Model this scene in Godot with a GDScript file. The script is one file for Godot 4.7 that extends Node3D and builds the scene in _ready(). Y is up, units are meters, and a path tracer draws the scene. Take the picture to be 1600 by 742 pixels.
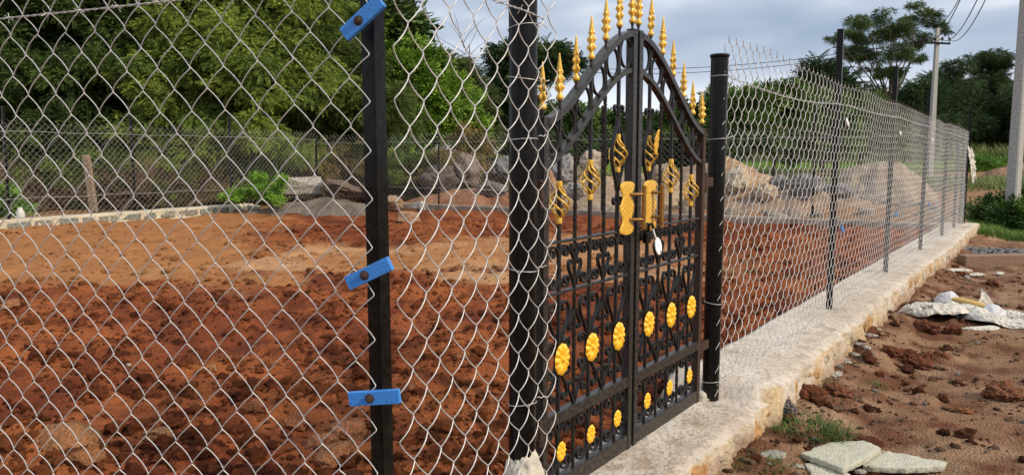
extends Node3D
# An iron gate with gold trim in a chain link fence round a plot of freshly turned red soil.

const TH := 0.10544          # the camera looks down by this angle
const EYE := 1.35            # its height over the top of the plinths (y = 0)
const FPX := 1200.0          # focal length in pixels of the 1600 px wide photograph
const GA := 0.95051          # turn of the gate and right fence about y
const GD := Vector3(0.58127, 0, -0.81371)   # along the gate, away from the camera
const GN := Vector3(0.81371, 0, 0.58127)    # out of the plot
const G0 := Vector3(1.2508, 0, -4.4587)     # where the right fence starts
const LD := Vector3(-0.93, 0, -0.368)       # along the left fence, away from the corner
const LN := Vector3(-0.368, 0, 0.93)
const BACK := Vector3(-6.13, 0, -24.1)      # far corner of the plot
const RIGHT := Vector3(9.05, 0, -15.37)     # right-hand corner
const LEFTA := Vector3(-13.4, 0, -11.45)    # left-hand corner

var used := {}
var M := {}
var rng := RandomNumberGenerator.new()

# ------------------------------------------------------------------ mesh builder
class MB:
	var v := PackedVector3Array()
	var n := PackedVector3Array()
	var ix := PackedInt32Array()
	var col := PackedColorArray()
	var colored := false
	var tint := Color(1, 1, 1)

	func vert(p: Vector3, nn: Vector3) -> int:
		v.append(p)
		n.append(nn)
		if colored:
			col.append(tint)
		return v.size() - 1

	func tri(a: int, b: int, c: int) -> void:   # counter-clockwise in, clockwise out
		ix.append(a)
		ix.append(c)
		ix.append(b)

	func quad(a: int, b: int, c: int, d: int) -> void:
		tri(a, b, c)
		tri(a, c, d)

	func out_face(f: Array, mid: Vector3) -> void:
		var a: Vector3 = v[f[0]]
		var nn := (v[f[1]] - a).cross(v[f[2]] - a)
		if nn.dot(a - mid) < 0:
			f.reverse()
		tri(f[0], f[1], f[2])
		if f.size() > 3:
			tri(f[0], f[2], f[3])

	func flat_quad(a: Vector3, b: Vector3, c: Vector3, d: Vector3) -> void:
		var nn := (b - a).cross(c - a)
		if nn.length_squared() < 1e-16:
			nn = (c - a).cross(d - a)
		nn = nn.normalized()
		quad(vert(a, nn), vert(b, nn), vert(c, nn), vert(d, nn))

	func flat_tri(a: Vector3, b: Vector3, c: Vector3) -> void:
		var nn := (b - a).cross(c - a).normalized()
		tri(vert(a, nn), vert(b, nn), vert(c, nn))

	func box(x: Transform3D, h: Vector3, ch := 0.0) -> void:
		ch = maxf(ch, 0.0006)
		var id := {}
		for i in 8:
			var s := Vector3(1 if i & 1 else -1, 1 if i & 2 else -1, 1 if i & 4 else -1)
			for a in 3:
				var p := Vector3(s.x * (h.x - ch), s.y * (h.y - ch), s.z * (h.z - ch))
				p[a] = s[a] * h[a]
				var nn := Vector3.ZERO
				nn[a] = s[a]
				id[i * 3 + a] = vert(x * p, (x.basis * nn).normalized())
		var mid := x.origin
		for a in 3:
			var b := (a + 1) % 3
			var c := (a + 2) % 3
			for sg in 2:
				var f := []
				for k in [[0, 0], [1, 0], [1, 1], [0, 1]]:
					f.append(id[((sg << a) | (k[0] << b) | (k[1] << c)) * 3 + a])
				out_face(f, mid)
			for k in 4:   # the edges along a
				var c0 := ((k & 1) << b) | ((k >> 1) << c)
				var c1 := c0 | (1 << a)
				out_face([id[c0 * 3 + b], id[c1 * 3 + b], id[c1 * 3 + c], id[c0 * 3 + c]], mid)
		for i in 8:
			out_face([id[i * 3], id[i * 3 + 1], id[i * 3 + 2]], mid)

	func bx(c: Vector3, h: Vector3, ch := 0.0) -> void:
		box(Transform3D(Basis(), c), h, ch)

	func tube(path: PackedVector3Array, radii: Array, sides := 6, closed := false) -> void:
		var np := path.size()
		var t0 := (path[1] - path[0]).normalized()
		var u := t0.cross(Vector3.UP)
		if u.length() < 0.1:
			u = t0.cross(Vector3.RIGHT)
		u = u.normalized()
		var base := v.size()
		for i in np:
			var t := path[min(i + 1, np - 1)] - path[max(i - 1, 0)]
			if closed:
				t = path[(i + 1) % np] - path[(i + np - 1) % np]
			t = t.normalized()
			u = (u - t * u.dot(t)).normalized()
			var w := t.cross(u)
			var r: float = radii[min(i, radii.size() - 1)]
			for k in sides:
				var a := TAU * k / sides
				var d := u * cos(a) + w * sin(a)
				vert(path[i] + d * r, d)
		for i in (np if closed else np - 1):
			var j := (i + 1) % np
			for k in sides:
				var k2 := (k + 1) % sides
				quad(base + i * sides + k, base + i * sides + k2, base + j * sides + k2, base + j * sides + k)
		if not closed:
			for e in 2:
				var i := 0 if e == 0 else np - 1
				var d := (path[0] - path[1]).normalized() if e == 0 else (path[np - 1] - path[np - 2]).normalized()
				var c := vert(path[i], d)
				for k in sides:
					var k2 := (k + 1) % sides
					if e == 0:
						tri(c, base + i * sides + k2, base + i * sides + k)
					else:
						tri(c, base + i * sides + k, base + i * sides + k2)

	# flat bar along a path in the xy plane: th = half thickness in the plane, dz = half depth along z
	func ribbon(path: PackedVector2Array, th: float, dz: float, z := 0.0, closed := false) -> void:
		var np := path.size()
		var base := v.size()
		for i in np:
			var t := path[min(i + 1, np - 1)] - path[max(i - 1, 0)]
			if closed:
				t = path[(i + 1) % np] - path[(i + np - 1) % np]
			t = t.normalized()
			var m := Vector2(-t.y, t.x)
			var a := path[i] + m * th
			var b := path[i] - m * th
			var m3 := Vector3(m.x, m.y, 0)
			vert(Vector3(a.x, a.y, z + dz), m3)
			vert(Vector3(a.x, a.y, z - dz), m3)
			vert(Vector3(b.x, b.y, z + dz), -m3)
			vert(Vector3(b.x, b.y, z - dz), -m3)
			vert(Vector3(a.x, a.y, z + dz), Vector3.BACK)
			vert(Vector3(b.x, b.y, z + dz), Vector3.BACK)
			vert(Vector3(a.x, a.y, z - dz), Vector3.FORWARD)
			vert(Vector3(b.x, b.y, z - dz), Vector3.FORWARD)
		for i in (np if closed else np - 1):
			var p := base + i * 8
			var q := base + ((i + 1) % np) * 8
			quad(p + 1, p, q, q + 1)
			quad(p + 2, p + 3, q + 3, q + 2)
			quad(p + 4, p + 5, q + 5, q + 4)
			quad(p + 7, p + 6, q + 6, q + 7)
		if not closed:
			quad(base + 4, base + 6, base + 7, base + 5)
			var e := base + (np - 1) * 8
			quad(e + 4, e + 5, e + 7, e + 6)

	# a sheet of nu x nv points with smooth normals; wrap joins the first and last column
	func grid(p: PackedVector3Array, nu: int, nv: int, wrap := false, flip := false) -> void:
		var base := v.size()
		for j in nv:
			for i in nu:
				var i0 := i - 1
				var i1 := i + 1
				if wrap:
					i0 = (i0 + nu) % nu
					i1 = i1 % nu
				else:
					i0 = max(i0, 0)
					i1 = min(i1, nu - 1)
				var du := p[j * nu + i1] - p[j * nu + i0]
				var dv := p[min(j + 1, nv - 1) * nu + i] - p[max(j - 1, 0) * nu + i]
				var nn := du.cross(dv)
				if nn.length_squared() < 1e-18:
					nn = Vector3.UP if j > 0 else Vector3.DOWN
					if flip:
						nn = -nn
				vert(p[j * nu + i], (-nn if flip else nn).normalized())
		for j in nv - 1:
			for i in (nu if wrap else nu - 1):
				var i2 := (i + 1) % nu
				var a := base + j * nu + i
				var b := base + j * nu + i2
				var c := base + (j + 1) * nu + i2
				var d := base + (j + 1) * nu + i
				if flip:
					quad(a, d, c, b)
				else:
					quad(a, b, c, d)

	# profile of (radius, height) turned about y; lobes swell the radius
	func lathe(x: Transform3D, prof: Array, segs := 16, lobes := 0, amount := []) -> void:
		var p := PackedVector3Array()
		for j in prof.size():
			for i in segs:
				var a := -TAU * i / segs
				var r: float = prof[j][0]
				if lobes and j < amount.size():
					r *= 1.0 + amount[j] * (0.5 + 0.5 * cos(lobes * a)) - amount[j] * 0.35
				p.append(x * Vector3(cos(a) * r, prof[j][1], sin(a) * r))
		grid(p, segs, prof.size(), true)

	func mesh() -> ArrayMesh:
		var arr := []
		arr.resize(Mesh.ARRAY_MAX)
		arr[Mesh.ARRAY_VERTEX] = v
		arr[Mesh.ARRAY_NORMAL] = n
		arr[Mesh.ARRAY_INDEX] = ix
		if colored:
			arr[Mesh.ARRAY_COLOR] = col
		var m := ArrayMesh.new()
		m.add_surface_from_arrays(Mesh.PRIMITIVE_TRIANGLES, arr)
		return m

# ------------------------------------------------------------------ naming
func numbered(called: String, parent: Node) -> String:
	var key := str(parent.get_instance_id()) + called
	used[key] = used.get(key, -1) + 1
	return called if used[key] == 0 else "%s_%03d" % [called, used[key]]

func put(called: String, m: Mesh, mat: Material, parent: Node = self) -> MeshInstance3D:
	var o := MeshInstance3D.new()
	o.name = numbered(called, parent)
	o.mesh = m
	o.material_override = mat
	parent.add_child(o, true)
	return o

func tag(o: Node, label := "", category := "", group := "", kind := "") -> Node:
	if label:
		o.set_meta("label", label)
	if category:
		o.set_meta("category", category)
	if group:
		o.set_meta("group", group)
	if kind:
		o.set_meta("kind", kind)
	return o

func thing(called: String, label: String, category: String, at := Vector3.ZERO, turn := 0.0, group := "") -> Node3D:
	var o := Node3D.new()
	o.name = numbered(called, self)
	add_child(o, true)
	o.position = at
	o.rotation.y = turn
	tag(o, label, category, group)
	return o

func holder(called: String, parent: Node) -> Node3D:
	var o := Node3D.new()
	o.name = numbered(called, parent)
	parent.add_child(o, true)
	return o

# ------------------------------------------------------------------ places read off the photograph
func eye_ray(px: float, py: float) -> Vector3:
	var u := px - 800.0
	var w := 371.0 - py
	return Vector3(u, w * cos(TH) - FPX * sin(TH), -(w * sin(TH) + FPX * cos(TH)))

func at(px: float, py: float, depth: float) -> Vector3:
	var r := eye_ray(px, py)
	return Vector3(0, EYE, 0) + r * (depth / -r.z)

func on_level(px: float, py: float, y: float) -> Vector3:
	var r := eye_ray(px, py)
	return Vector3(0, EYE, 0) + r * ((y - EYE) / r.y)

func on_soil(px: float, py: float) -> Vector3:
	var r := eye_ray(px, py)
	var t := 0.9 / FPX
	while t < 0.2:
		var p := Vector3(0, EYE, 0) + r * t
		if p.y < soil(p.x, -p.z):
			return p
		t *= 1.004
	return Vector3(0, EYE, 0) + r * t

func along(s: float, y := 0.0, out := 0.0) -> Vector3:
	return G0 + GD * s + GN * out + Vector3(0, y, 0)

# ------------------------------------------------------------------ noise and materials
func noise(freq: float, sd: int, oct := 3, kind := FastNoiseLite.TYPE_SIMPLEX_SMOOTH) -> FastNoiseLite:
	var f := FastNoiseLite.new()
	f.noise_type = kind
	f.frequency = freq
	f.seed = sd
	f.fractal_octaves = oct
	if oct <= 1:
		f.fractal_type = FastNoiseLite.FRACTAL_NONE
	return f

func ramp(stops: Array) -> Gradient:
	var g := Gradient.new()
	var o := PackedFloat32Array()
	var c := PackedColorArray()
	for s in stops:
		o.append(s[0])
		c.append(s[1])
	g.offsets = o
	g.colors = c
	return g

func ntex(f: FastNoiseLite, stops: Array, size := 512, bump := false) -> NoiseTexture2D:
	var t := NoiseTexture2D.new()
	t.width = size
	t.height = size
	t.seamless = true
	t.seamless_blend_skirt = 0.2
	t.noise = f
	if stops:
		t.color_ramp = ramp(stops)
	return t

func grey(x: float) -> Color:
	return Color(x, x, x)

func lin(r: float, g: float, b: float) -> Color:
	return Color(r, g, b).linear_to_srgb()

func mat(c: Color, rough: float, metal := 0.0) -> StandardMaterial3D:
	var m := StandardMaterial3D.new()
	m.albedo_color = c
	m.roughness = rough
	m.metallic = metal
	return m

func tri_tex(m: StandardMaterial3D, scale: float, world := false) -> StandardMaterial3D:
	m.uv1_triplanar = true
	m.uv1_world_triplanar = world
	m.uv1_scale = Vector3.ONE * scale
	return m

func make_materials() -> void:
	var fine := ntex(noise(0.045, 3, 4), [[0.0, grey(0.62)], [0.5, grey(0.86)], [1.0, grey(1.0)]])
	var grit := ntex(noise(0.09, 9, 5), [[0.0, grey(0.35)], [0.35, grey(0.75)], [0.62, grey(0.92)], [1.0, grey(1.0)]])
	var relief := ntex(noise(0.05, 17, 5), [], 512)
	M.relief = relief
	M.grit = grit
	# soil
	var s := mat(Color.WHITE, 0.95)
	s.metallic_specular = 0.25
	s.vertex_color_use_as_albedo = true
	s.albedo_texture = grit
	s.heightmap_enabled = true
	s.heightmap_texture = relief
	s.heightmap_scale = 1.6
	M.soil = tri_tex(s, 1.7, true)
	# loose clods
	var cl := s.duplicate()
	cl.uv1_world_triplanar = false
	cl.uv1_scale = Vector3.ONE * 1.3
	M.clod = cl
	# concrete
	var con := mat(Color.WHITE, 0.9)
	con.vertex_color_use_as_albedo = true
	con.albedo_texture = ntex(noise(0.03, 21, 6), [[0.0, grey(0.6)], [0.28, grey(0.84)], [0.5, grey(0.95)], [1.0, grey(1.0)]])
	con.heightmap_enabled = true
	con.heightmap_texture = relief
	con.heightmap_scale = 0.5
	M.concrete = tri_tex(con, 1.5, true)
	# stones of walls, boulders
	var st := mat(Color.WHITE, 0.85)
	st.vertex_color_use_as_albedo = true
	st.albedo_texture = ntex(noise(0.02, 33, 6), [[0.0, grey(0.5)], [0.45, grey(0.8)], [1.0, grey(1.0)]])
	st.heightmap_enabled = true
	st.heightmap_texture = relief
	st.heightmap_scale = 2.0
	M.stone = tri_tex(st, 1.1)
	# black painted iron, dusty
	var ir := mat(lin(0.046, 0.042, 0.039), 0.5, 0.0)
	ir.albedo_texture = ntex(noise(0.022, 41, 5), [[0.0, Color(0.42, 0.40, 0.39)], [0.42, Color(0.66, 0.64, 0.62)], [0.66, Color(0.92, 0.9, 0.87)], [1.0, Color(1, 0.96, 0.9)]])
	ir.roughness_texture = ntex(noise(0.03, 43, 4), [[0.0, grey(0.55)], [1.0, grey(1.0)]])
	M.iron = tri_tex(ir, 3.5)
	var inf := mat(lin(0.017, 0.0155, 0.015), 0.5, 0.0)
	inf.albedo_texture = ir.albedo_texture
	M.infill = tri_tex(inf, 4.0)
	var ir2 := mat(lin(0.0085, 0.008, 0.008), 0.36, 0.0)
	ir2.albedo_texture = ir.albedo_texture
	ir2.roughness_texture = ir.roughness_texture
	ir2.metallic_specular = 0.35
	M.post = tri_tex(ir2, 2.0)
	var rust := mat(lin(0.09, 0.055, 0.04), 0.75, 0.2)
	rust.albedo_texture = ntex(noise(0.05, 47, 4), [[0.0, Color(0.45, 0.4, 0.38)], [0.55, Color(0.8, 0.75, 0.7)], [1.0, Color(1, 0.9, 0.8)]])
	M.rust = tri_tex(rust, 6.0)
	var gold := mat(lin(0.96, 0.60, 0.085), 0.36, 0.2)
	gold.metallic_specular = 0.6
	gold.albedo_texture = ntex(noise(0.04, 51, 4), [[0.0, Color(0.42, 0.33, 0.24)], [0.26, Color(0.72, 0.64, 0.54)], [0.42, Color(0.93, 0.91, 0.88)], [1.0, Color(1, 1, 1)]])
	gold.roughness_texture = M.post.roughness_texture
	M.gold = tri_tex(gold, 8.0)
	var flower := mat(lin(0.96, 0.53, 0.022), 0.42, 0.05)
	flower.albedo_texture = ntex(noise(0.03, 53, 5), [[0.0, Color(0.6, 0.5, 0.4)], [0.32, Color(0.9, 0.86, 0.8)], [0.5, Color(1, 1, 1)], [1.0, Color(1, 1, 1)]])
	M.flower = tri_tex(flower, 7.0)
	var brass := mat(lin(0.36, 0.2, 0.055), 0.42, 0.6)
	brass.albedo_texture = gold.albedo_texture
	M.brass = tri_tex(brass, 6.0)
	M.zinc = mat(lin(0.55, 0.54, 0.53), 0.42, 0.4)
	var blue := mat(lin(0.045, 0.25, 0.72), 0.45)
	blue.albedo_texture = ntex(noise(0.035, 61, 5), [[0.0, Color(0.9, 0.4, 0.25)], [0.22, Color(0.85, 0.62, 0.5)], [0.32, Color(0.88, 0.9, 0.92)], [0.6, Color(1, 1, 1)], [1.0, Color(0.85, 0.95, 1)]])
	M.blue = tri_tex(blue, 9.0)
	M.white = mat(lin(0.8, 0.8, 0.82), 0.35)
	M.shackle = mat(lin(0.5, 0.5, 0.5), 0.25, 0.9)
	var cloth := mat(lin(0.62, 0.60, 0.56), 0.65)
	cloth.albedo_texture = ntex(noise(0.02, 71, 4), [[0.0, Color(0.72, 0.66, 0.56)], [0.45, Color(0.95, 0.94, 0.92)], [1.0, Color(1, 1, 1)]])
	M.cloth = tri_tex(cloth, 1.4)
	var pole := mat(lin(0.44, 0.44, 0.42), 0.85)
	pole.albedo_texture = ntex(noise(0.03, 81, 5), [[0.0, grey(0.78)], [1.0, grey(1.0)]])
	M.pole = tri_tex(pole, 1.0)
	M.wood = mat(lin(0.30, 0.22, 0.15), 0.9)
	var bark := mat(lin(0.16, 0.11, 0.075), 0.95)
	bark.albedo_texture = grit
	M.bark = tri_tex(bark, 1.5)
	M.cable = mat(lin(0.03, 0.03, 0.035), 0.6)
	M.leaf = leaf_mat(0.45)
	M.dry = leaf_mat(0.1)
	M.slab = st.duplicate()
	M.slab.albedo_texture = ntex(noise(0.02, 34, 6), [[0.0, grey(0.86)], [0.5, grey(0.95)], [1.0, grey(1.0)]])
	M.slab.vertex_color_use_as_albedo = false
	M.slab.albedo_color = lin(0.52, 0.51, 0.41)
	M.slab.heightmap_scale = 0.5
	M.slab.uv1_scale = Vector3.ONE * 2.0

func leaf_mat(through: float) -> StandardMaterial3D:
	var m := mat(Color.WHITE, 0.55)
	m.metallic_specular = 0.3
	m.vertex_color_use_as_albedo = true
	m.backlight_enabled = true
	m.backlight = Color(through, through, through)
	return m

# ------------------------------------------------------------------ the lie of the land
var n_big: FastNoiseLite
var n_cell: FastNoiseLite
var n_cell2: FastNoiseLite
var n_cell3: FastNoiseLite
var n_mid: FastNoiseLite
var n_tone: FastNoiseLite
var n_fine: FastNoiseLite

func make_noise() -> void:
	n_big = noise(0.33, 101, 3)
	n_mid = noise(1.6, 102, 4)
	n_tone = noise(0.42, 103, 4)
	n_fine = noise(7.0, 104, 3)
	for k in 3:
		var f := noise([4.6, 9.5, 23.0][k], 110 + k, 1, FastNoiseLite.TYPE_CELLULAR)
		f.cellular_return_type = FastNoiseLite.RETURN_DISTANCE
		f.cellular_jitter = 1.0
		f.domain_warp_enabled = true
		f.domain_warp_amplitude = [0.10, 0.045, 0.018][k]
		f.domain_warp_frequency = [4.0, 9.0, 20.0][k]
		if k == 0:
			n_cell = f
		elif k == 1:
			n_cell2 = f
		else:
			n_cell3 = f

func sides(x: float, d: float) -> Array:   # how far outside each side of the plot: right, left, back left, back right
	var r := (x - G0.x) * 0.81371 - (d + G0.z) * 0.58127
	var l := (x + 0.377) * -0.368 - (d - 2.18) * 0.93
	var b1 := (x + 6.13) * -0.867 + (d - 24.1) * 0.498
	var b2 := (x + 6.13) * 0.502 + (d - 24.1) * 0.865
	return [r, l, b1, b2]

func cloddy(x: float, d: float) -> float:   # 1 where the soil is freshly dug
	var band := smoothstep(9.2, 10.4, d + n_big.get_noise_2d(x, d) * 2.2) * (1.0 - smoothstep(13.2, 14.6, d - x * 0.25 + n_big.get_noise_2d(x + 40, d) * 2.2))
	band *= smoothstep(4.2, 1.5, x)
	var w := smoothstep(-3.2, -5.2, x + (d - 12.0) * 0.25 + n_big.get_noise_2d(x, d + 70) * 1.5) * smoothstep(8.6, 10.0, d + n_big.get_noise_2d(x, d) * 2.0)
	return 1.0 - maxf(band, w)

func soil(x: float, d: float) -> float:
	var s := sides(x, d)
	var o: float = maxf(maxf(s[0], s[1]), maxf(s[2], s[3]))
	var h := 0.0
	var big := n_big.get_noise_2d(x, d)
	if o < 0.15:
		var c := cloddy(x, d)
		var k := 0.34 + 0.66 * c
		var patch := 0.55 + 0.75 * n_big.get_noise_2d(x * 2.6 + 9, d * 2.6)
		k *= clampf(patch, 0.25, 1.1)
		var a := -n_cell.get_noise_2d(x, d)
		var b := -n_cell2.get_noise_2d(x, d)
		h = -0.23 + big * 0.07 + n_mid.get_noise_2d(x, d) * 0.065 * (0.75 + 0.25 * c)
		a = 1.0 - (1.0 - a) * (1.0 - a)
		b = 1.0 - (1.0 - b) * (1.0 - b)
		h += k * (0.055 * a + 0.050 * b) + (1.0 - c) * 0.07 * n_mid.get_noise_2d(x * 0.45 + 5, d * 0.45)
		if d < 9.0:
			h += k * 0.034 * -n_cell3.get_noise_2d(x, d) + n_fine.get_noise_2d(x, d) * 0.024 * (0.4 + 0.6 * k)
		h += 0.03 * smoothstep(3.0, 0.2, -s[2]) + 0.03 * smoothstep(2.0, 0.2, -s[3])
		if o < 0.0:
			return h
	var g := -0.29 + big * 0.03 + n_mid.get_noise_2d(x, d) * 0.014
	if d < 14.0:
		g += 0.010 * n_fine.get_noise_2d(x, d)
	if s[0] > 0.0 and d < 20:
		g += 0.09 * smoothstep(0.75, 0.26, s[0]) + 0.02 * big
		var heap := maxf(0.0, n_mid.get_noise_2d(x * 0.8 + 31, d * 0.8) - 0.12) * smoothstep(1.9, 0.5, s[0])
		var cc := 1.0 + n_cell2.get_noise_2d(x, d)
		g += heap * (0.05 + 0.10 * (1.0 - cc * cc)) + 0.012 * (1.0 - cc * cc) * clampf(0.4 + big * 2.0, 0.0, 1.0)
		g -= 0.035 * smoothstep(0.55, 0.25, Vector2(x - 1.9, d - 4.05).length())
	g += maxf(0.0, d - 20.0) * 0.0125 * smoothstep(430.0, 100.0, d)
	if d > 22:
		g += n_big.get_noise_2d(x * 0.2, d * 0.2) * 0.25
	if o < 0.15:
		g = lerpf(h, g, o / 0.15)
	return g

func tone(x: float, d: float) -> Color:   # what the soil is made of, linear
	var s := sides(x, d)
	var o: float = maxf(maxf(s[0], s[1]), maxf(s[2], s[3]))
	var t := n_tone.get_noise_2d(x, d)
	var u := n_mid.get_noise_2d(x * 1.3, d * 1.3)
	if o < 0.06:
		var c := cloddy(x, d)
		var dark := Color(0.235, 0.062, 0.025).lerp(Color(0.40, 0.130, 0.047), clampf(0.42 + t * 1.1 + u * 0.8, 0.0, 1.0))
		dark = dark.lerp(Color(0.13, 0.042, 0.024), clampf(-0.1 - u * 1.2 - t * 0.5, 0.0, 0.75))
		var tan_ := Color(0.64, 0.36, 0.185).lerp(Color(0.52, 0.235, 0.092), clampf(0.5 + t * 1.3 + smoothstep(-3.0, -6.0, x), 0.0, 1.0))
		return tan_.lerp(dark, clampf(c * 1.15 - 0.1 + u * 0.5 * (1.0 - absf(2.0 * c - 1.0)), 0.0, 1.0))
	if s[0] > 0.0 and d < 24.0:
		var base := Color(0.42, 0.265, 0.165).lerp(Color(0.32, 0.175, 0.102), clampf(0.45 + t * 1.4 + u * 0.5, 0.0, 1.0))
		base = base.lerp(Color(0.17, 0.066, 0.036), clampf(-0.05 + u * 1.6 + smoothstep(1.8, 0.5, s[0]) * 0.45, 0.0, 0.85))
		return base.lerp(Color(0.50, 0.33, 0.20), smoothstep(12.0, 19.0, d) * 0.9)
	var grass := clampf(0.5 + t * 1.5, 0.0, 1.0) * smoothstep(30.0, 44.0, d + t * 8.0)
	return Color(0.46, 0.29, 0.17).lerp(Color(0.36, 0.18, 0.09), clampf(0.5 + u, 0, 1)).lerp(Color(0.13, 0.19, 0.05), grass * (0.0 if x > 0.55 * d and x < 0.66 * d and d < 60.0 else 1.0))

func spread(stops: Array) -> PackedFloat32Array:   # [from, step] pairs, then the end
	var out := PackedFloat32Array()
	var x: float = stops[0][0]
	var k := 0
	while x < stops[-1][0]:
		out.append(x)
		while k < stops.size() - 2 and x >= stops[k + 1][0]:
			k += 1
		var f: float = clampf((x - stops[k][0]) / (stops[k + 1][0] - stops[k][0]), 0, 1)
		x += lerpf(stops[k][1], stops[k + 1][1], f)
	out.append(stops[-1][0])
	return out

func build_ground() -> void:
	var xs := spread([[-420.0, 60.0], [-60.0, 4.0], [-14.0, 0.20], [-5.0, 0.035], [-2.4, 0.0185], [3.6, 0.0185], [6.0, 0.03], [12.0, 0.14], [60.0, 3.0], [420.0, 60.0]])
	var ds := spread([[-40.0, 5.0], [0.5, 0.5], [2.3, 0.016], [4.0, 0.0155], [7.0, 0.026], [12.0, 0.055], [26.0, 0.14], [60.0, 2.5], [430.0, 50.0]])
	var nx := xs.size()
	var nd := ds.size()
	var p := PackedVector3Array()
	p.resize(nx * nd)
	var mb := MB.new()
	mb.colored = true
	var c := PackedColorArray()
	c.resize(nx * nd)
	for j in nd:
		var d := ds[j]
		for i in nx:
			var x := xs[i]
			p[j * nx + i] = Vector3(x, soil(x, d), -d)
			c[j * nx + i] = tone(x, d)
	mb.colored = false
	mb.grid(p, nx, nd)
	mb.col = c
	mb.colored = true
	tag(put("ground", mb.mesh(), M.soil), "", "", "", "structure")

# ------------------------------------------------------------------ rocks
var ico := {}

func icosphere(level: int) -> Array:
	if ico.has(level):
		return ico[level]
	var f := (1.0 + sqrt(5.0)) / 2.0
	var v := PackedVector3Array()
	for q in [[-1, f, 0], [1, f, 0], [-1, -f, 0], [1, -f, 0], [0, -1, f], [0, 1, f], [0, -1, -f], [0, 1, -f], [f, 0, -1], [f, 0, 1], [-f, 0, -1], [-f, 0, 1]]:
		v.append(Vector3(q[0], q[1], q[2]).normalized())
	var t := PackedInt32Array([0, 11, 5, 0, 5, 1, 0, 1, 7, 0, 7, 10, 0, 10, 11, 1, 5, 9, 5, 11, 4, 11, 10, 2, 10, 7, 6, 7, 1, 8, 3, 9, 4, 3, 4, 2, 3, 2, 6, 3, 6, 8, 3, 8, 9, 4, 9, 5, 2, 4, 11, 6, 2, 10, 8, 6, 7, 9, 8, 1])
	for l in level:
		var mids := {}
		var t2 := PackedInt32Array()
		for k in range(0, t.size(), 3):
			var e := [0, 0, 0]
			for m in 3:
				var a := t[k + m]
				var b := t[k + (m + 1) % 3]
				var key: int = mini(a, b) * 100000 + maxi(a, b)
				if not mids.has(key):
					v.append((v[a] + v[b]).normalized())
					mids[key] = v.size() - 1
				e[m] = mids[key]
			t2.append_array(PackedInt32Array([t[k], e[0], e[2], t[k + 1], e[1], e[0], t[k + 2], e[2], e[1], e[0], e[1], e[2]]))
		t = t2
	ico[level] = [v, t]
	return ico[level]

# an uneven lump: facets cut planes off it, rough adds noise; flat_ leaves hard edges
func lump(r: Vector3, sd: int, level := 3, rough := 0.25, facets := 0, tint := Color(1, 1, 1), flat_ := false, cubic := 0.0) -> ArrayMesh:
	var base := icosphere(level)
	var src: PackedVector3Array = base[0]
	var t: PackedInt32Array = base[1]
	var f := noise(1.1, sd, 4)
	var g := RandomNumberGenerator.new()
	g.seed = sd * 7 + 1
	var cuts := []
	for k in facets:
		cuts.append([Vector3(g.randfn(), g.randfn(), g.randfn()).normalized(), g.randf_range(0.55, 0.85)])
	var p := PackedVector3Array()
	for q in src:
		var m := q
		if cubic > 0.0:
			m = m.lerp(m * 0.9 / maxf(absf(m.x), maxf(absf(m.y), absf(m.z))), cubic)
		for cut in cuts:
			var over: float = m.dot(cut[0]) - cut[1]
			if over > 0:
				m -= cut[0] * over * 0.93
		m *= 1.0 + rough * f.get_noise_3dv(q * 1.3) + rough * 0.35 * f.get_noise_3dv(q * 4.5)
		p.append(m * r)
	var mb := MB.new()
	mb.colored = true
	mb.tint = tint
	if flat_:
		for k in range(0, t.size(), 3):
			mb.flat_tri(p[t[k]], p[t[k + 1]], p[t[k + 2]])
		return mb.mesh()
	var nn := PackedVector3Array()
	nn.resize(p.size())
	for k in range(0, t.size(), 3):
		var c := (p[t[k + 1]] - p[t[k]]).cross(p[t[k + 2]] - p[t[k]])
		for m in 3:
			nn[t[k + m]] += c
	for k in p.size():
		mb.vert(p[k], nn[k].normalized())
	for k in range(0, t.size(), 3):
		mb.tri(t[k], t[k + 1], t[k + 2])
	return mb.mesh()

# ------------------------------------------------------------------ the gate
func scroll(a: Vector2, b: Vector2, side: float, kind: String, strength := 15.0, power := 2.2, lean := 0.5) -> PackedVector2Array:
	# a strip that coils at its ends: kind C (both ends the same way), S (opposite ways) or J (only the end at b)
	var steps := 60
	var lo := 0.0 if kind == "J" else -1.0
	var p := PackedVector2Array()
	var ang := 0.0
	var pos := Vector2.ZERO
	var dt := (1.0 - lo) / steps
	for i in steps + 1:
		p.append(pos)
		var t: float = lo + (i + 0.5) * dt
		var k := strength * pow(absf(t), power) + lean
		if kind == "S" and t < 0:
			k = -k
		if kind == "J":
			k = strength * pow(t, power) - lean
		ang += k * side * dt
		pos += Vector2(cos(ang), sin(ang)) * dt
	# the middle of each coil goes to a and b
	var ca := p[0]
	var cb := Vector2.ZERO
	for i in 10:
		cb += p[steps - i] * 0.1
	if kind != "J":
		ca = Vector2.ZERO
		for i in 10:
			ca += p[i] * 0.1
	var from := cb - ca
	var to := b - a
	var turn := to.angle() - from.angle()
	var sc := to.length() / from.length()
	var out := PackedVector2Array()
	for q in p:
		out.append(a + (q - ca).rotated(turn) * sc)
	return out

func strip(parent: Node, path: PackedVector2Array, called := "scroll", dz := 0.0075, th := 0.0034) -> void:
	var mb := MB.new()
	mb.ribbon(path, th, dz)
	put(called, mb.mesh(), M.infill, parent)

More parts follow.
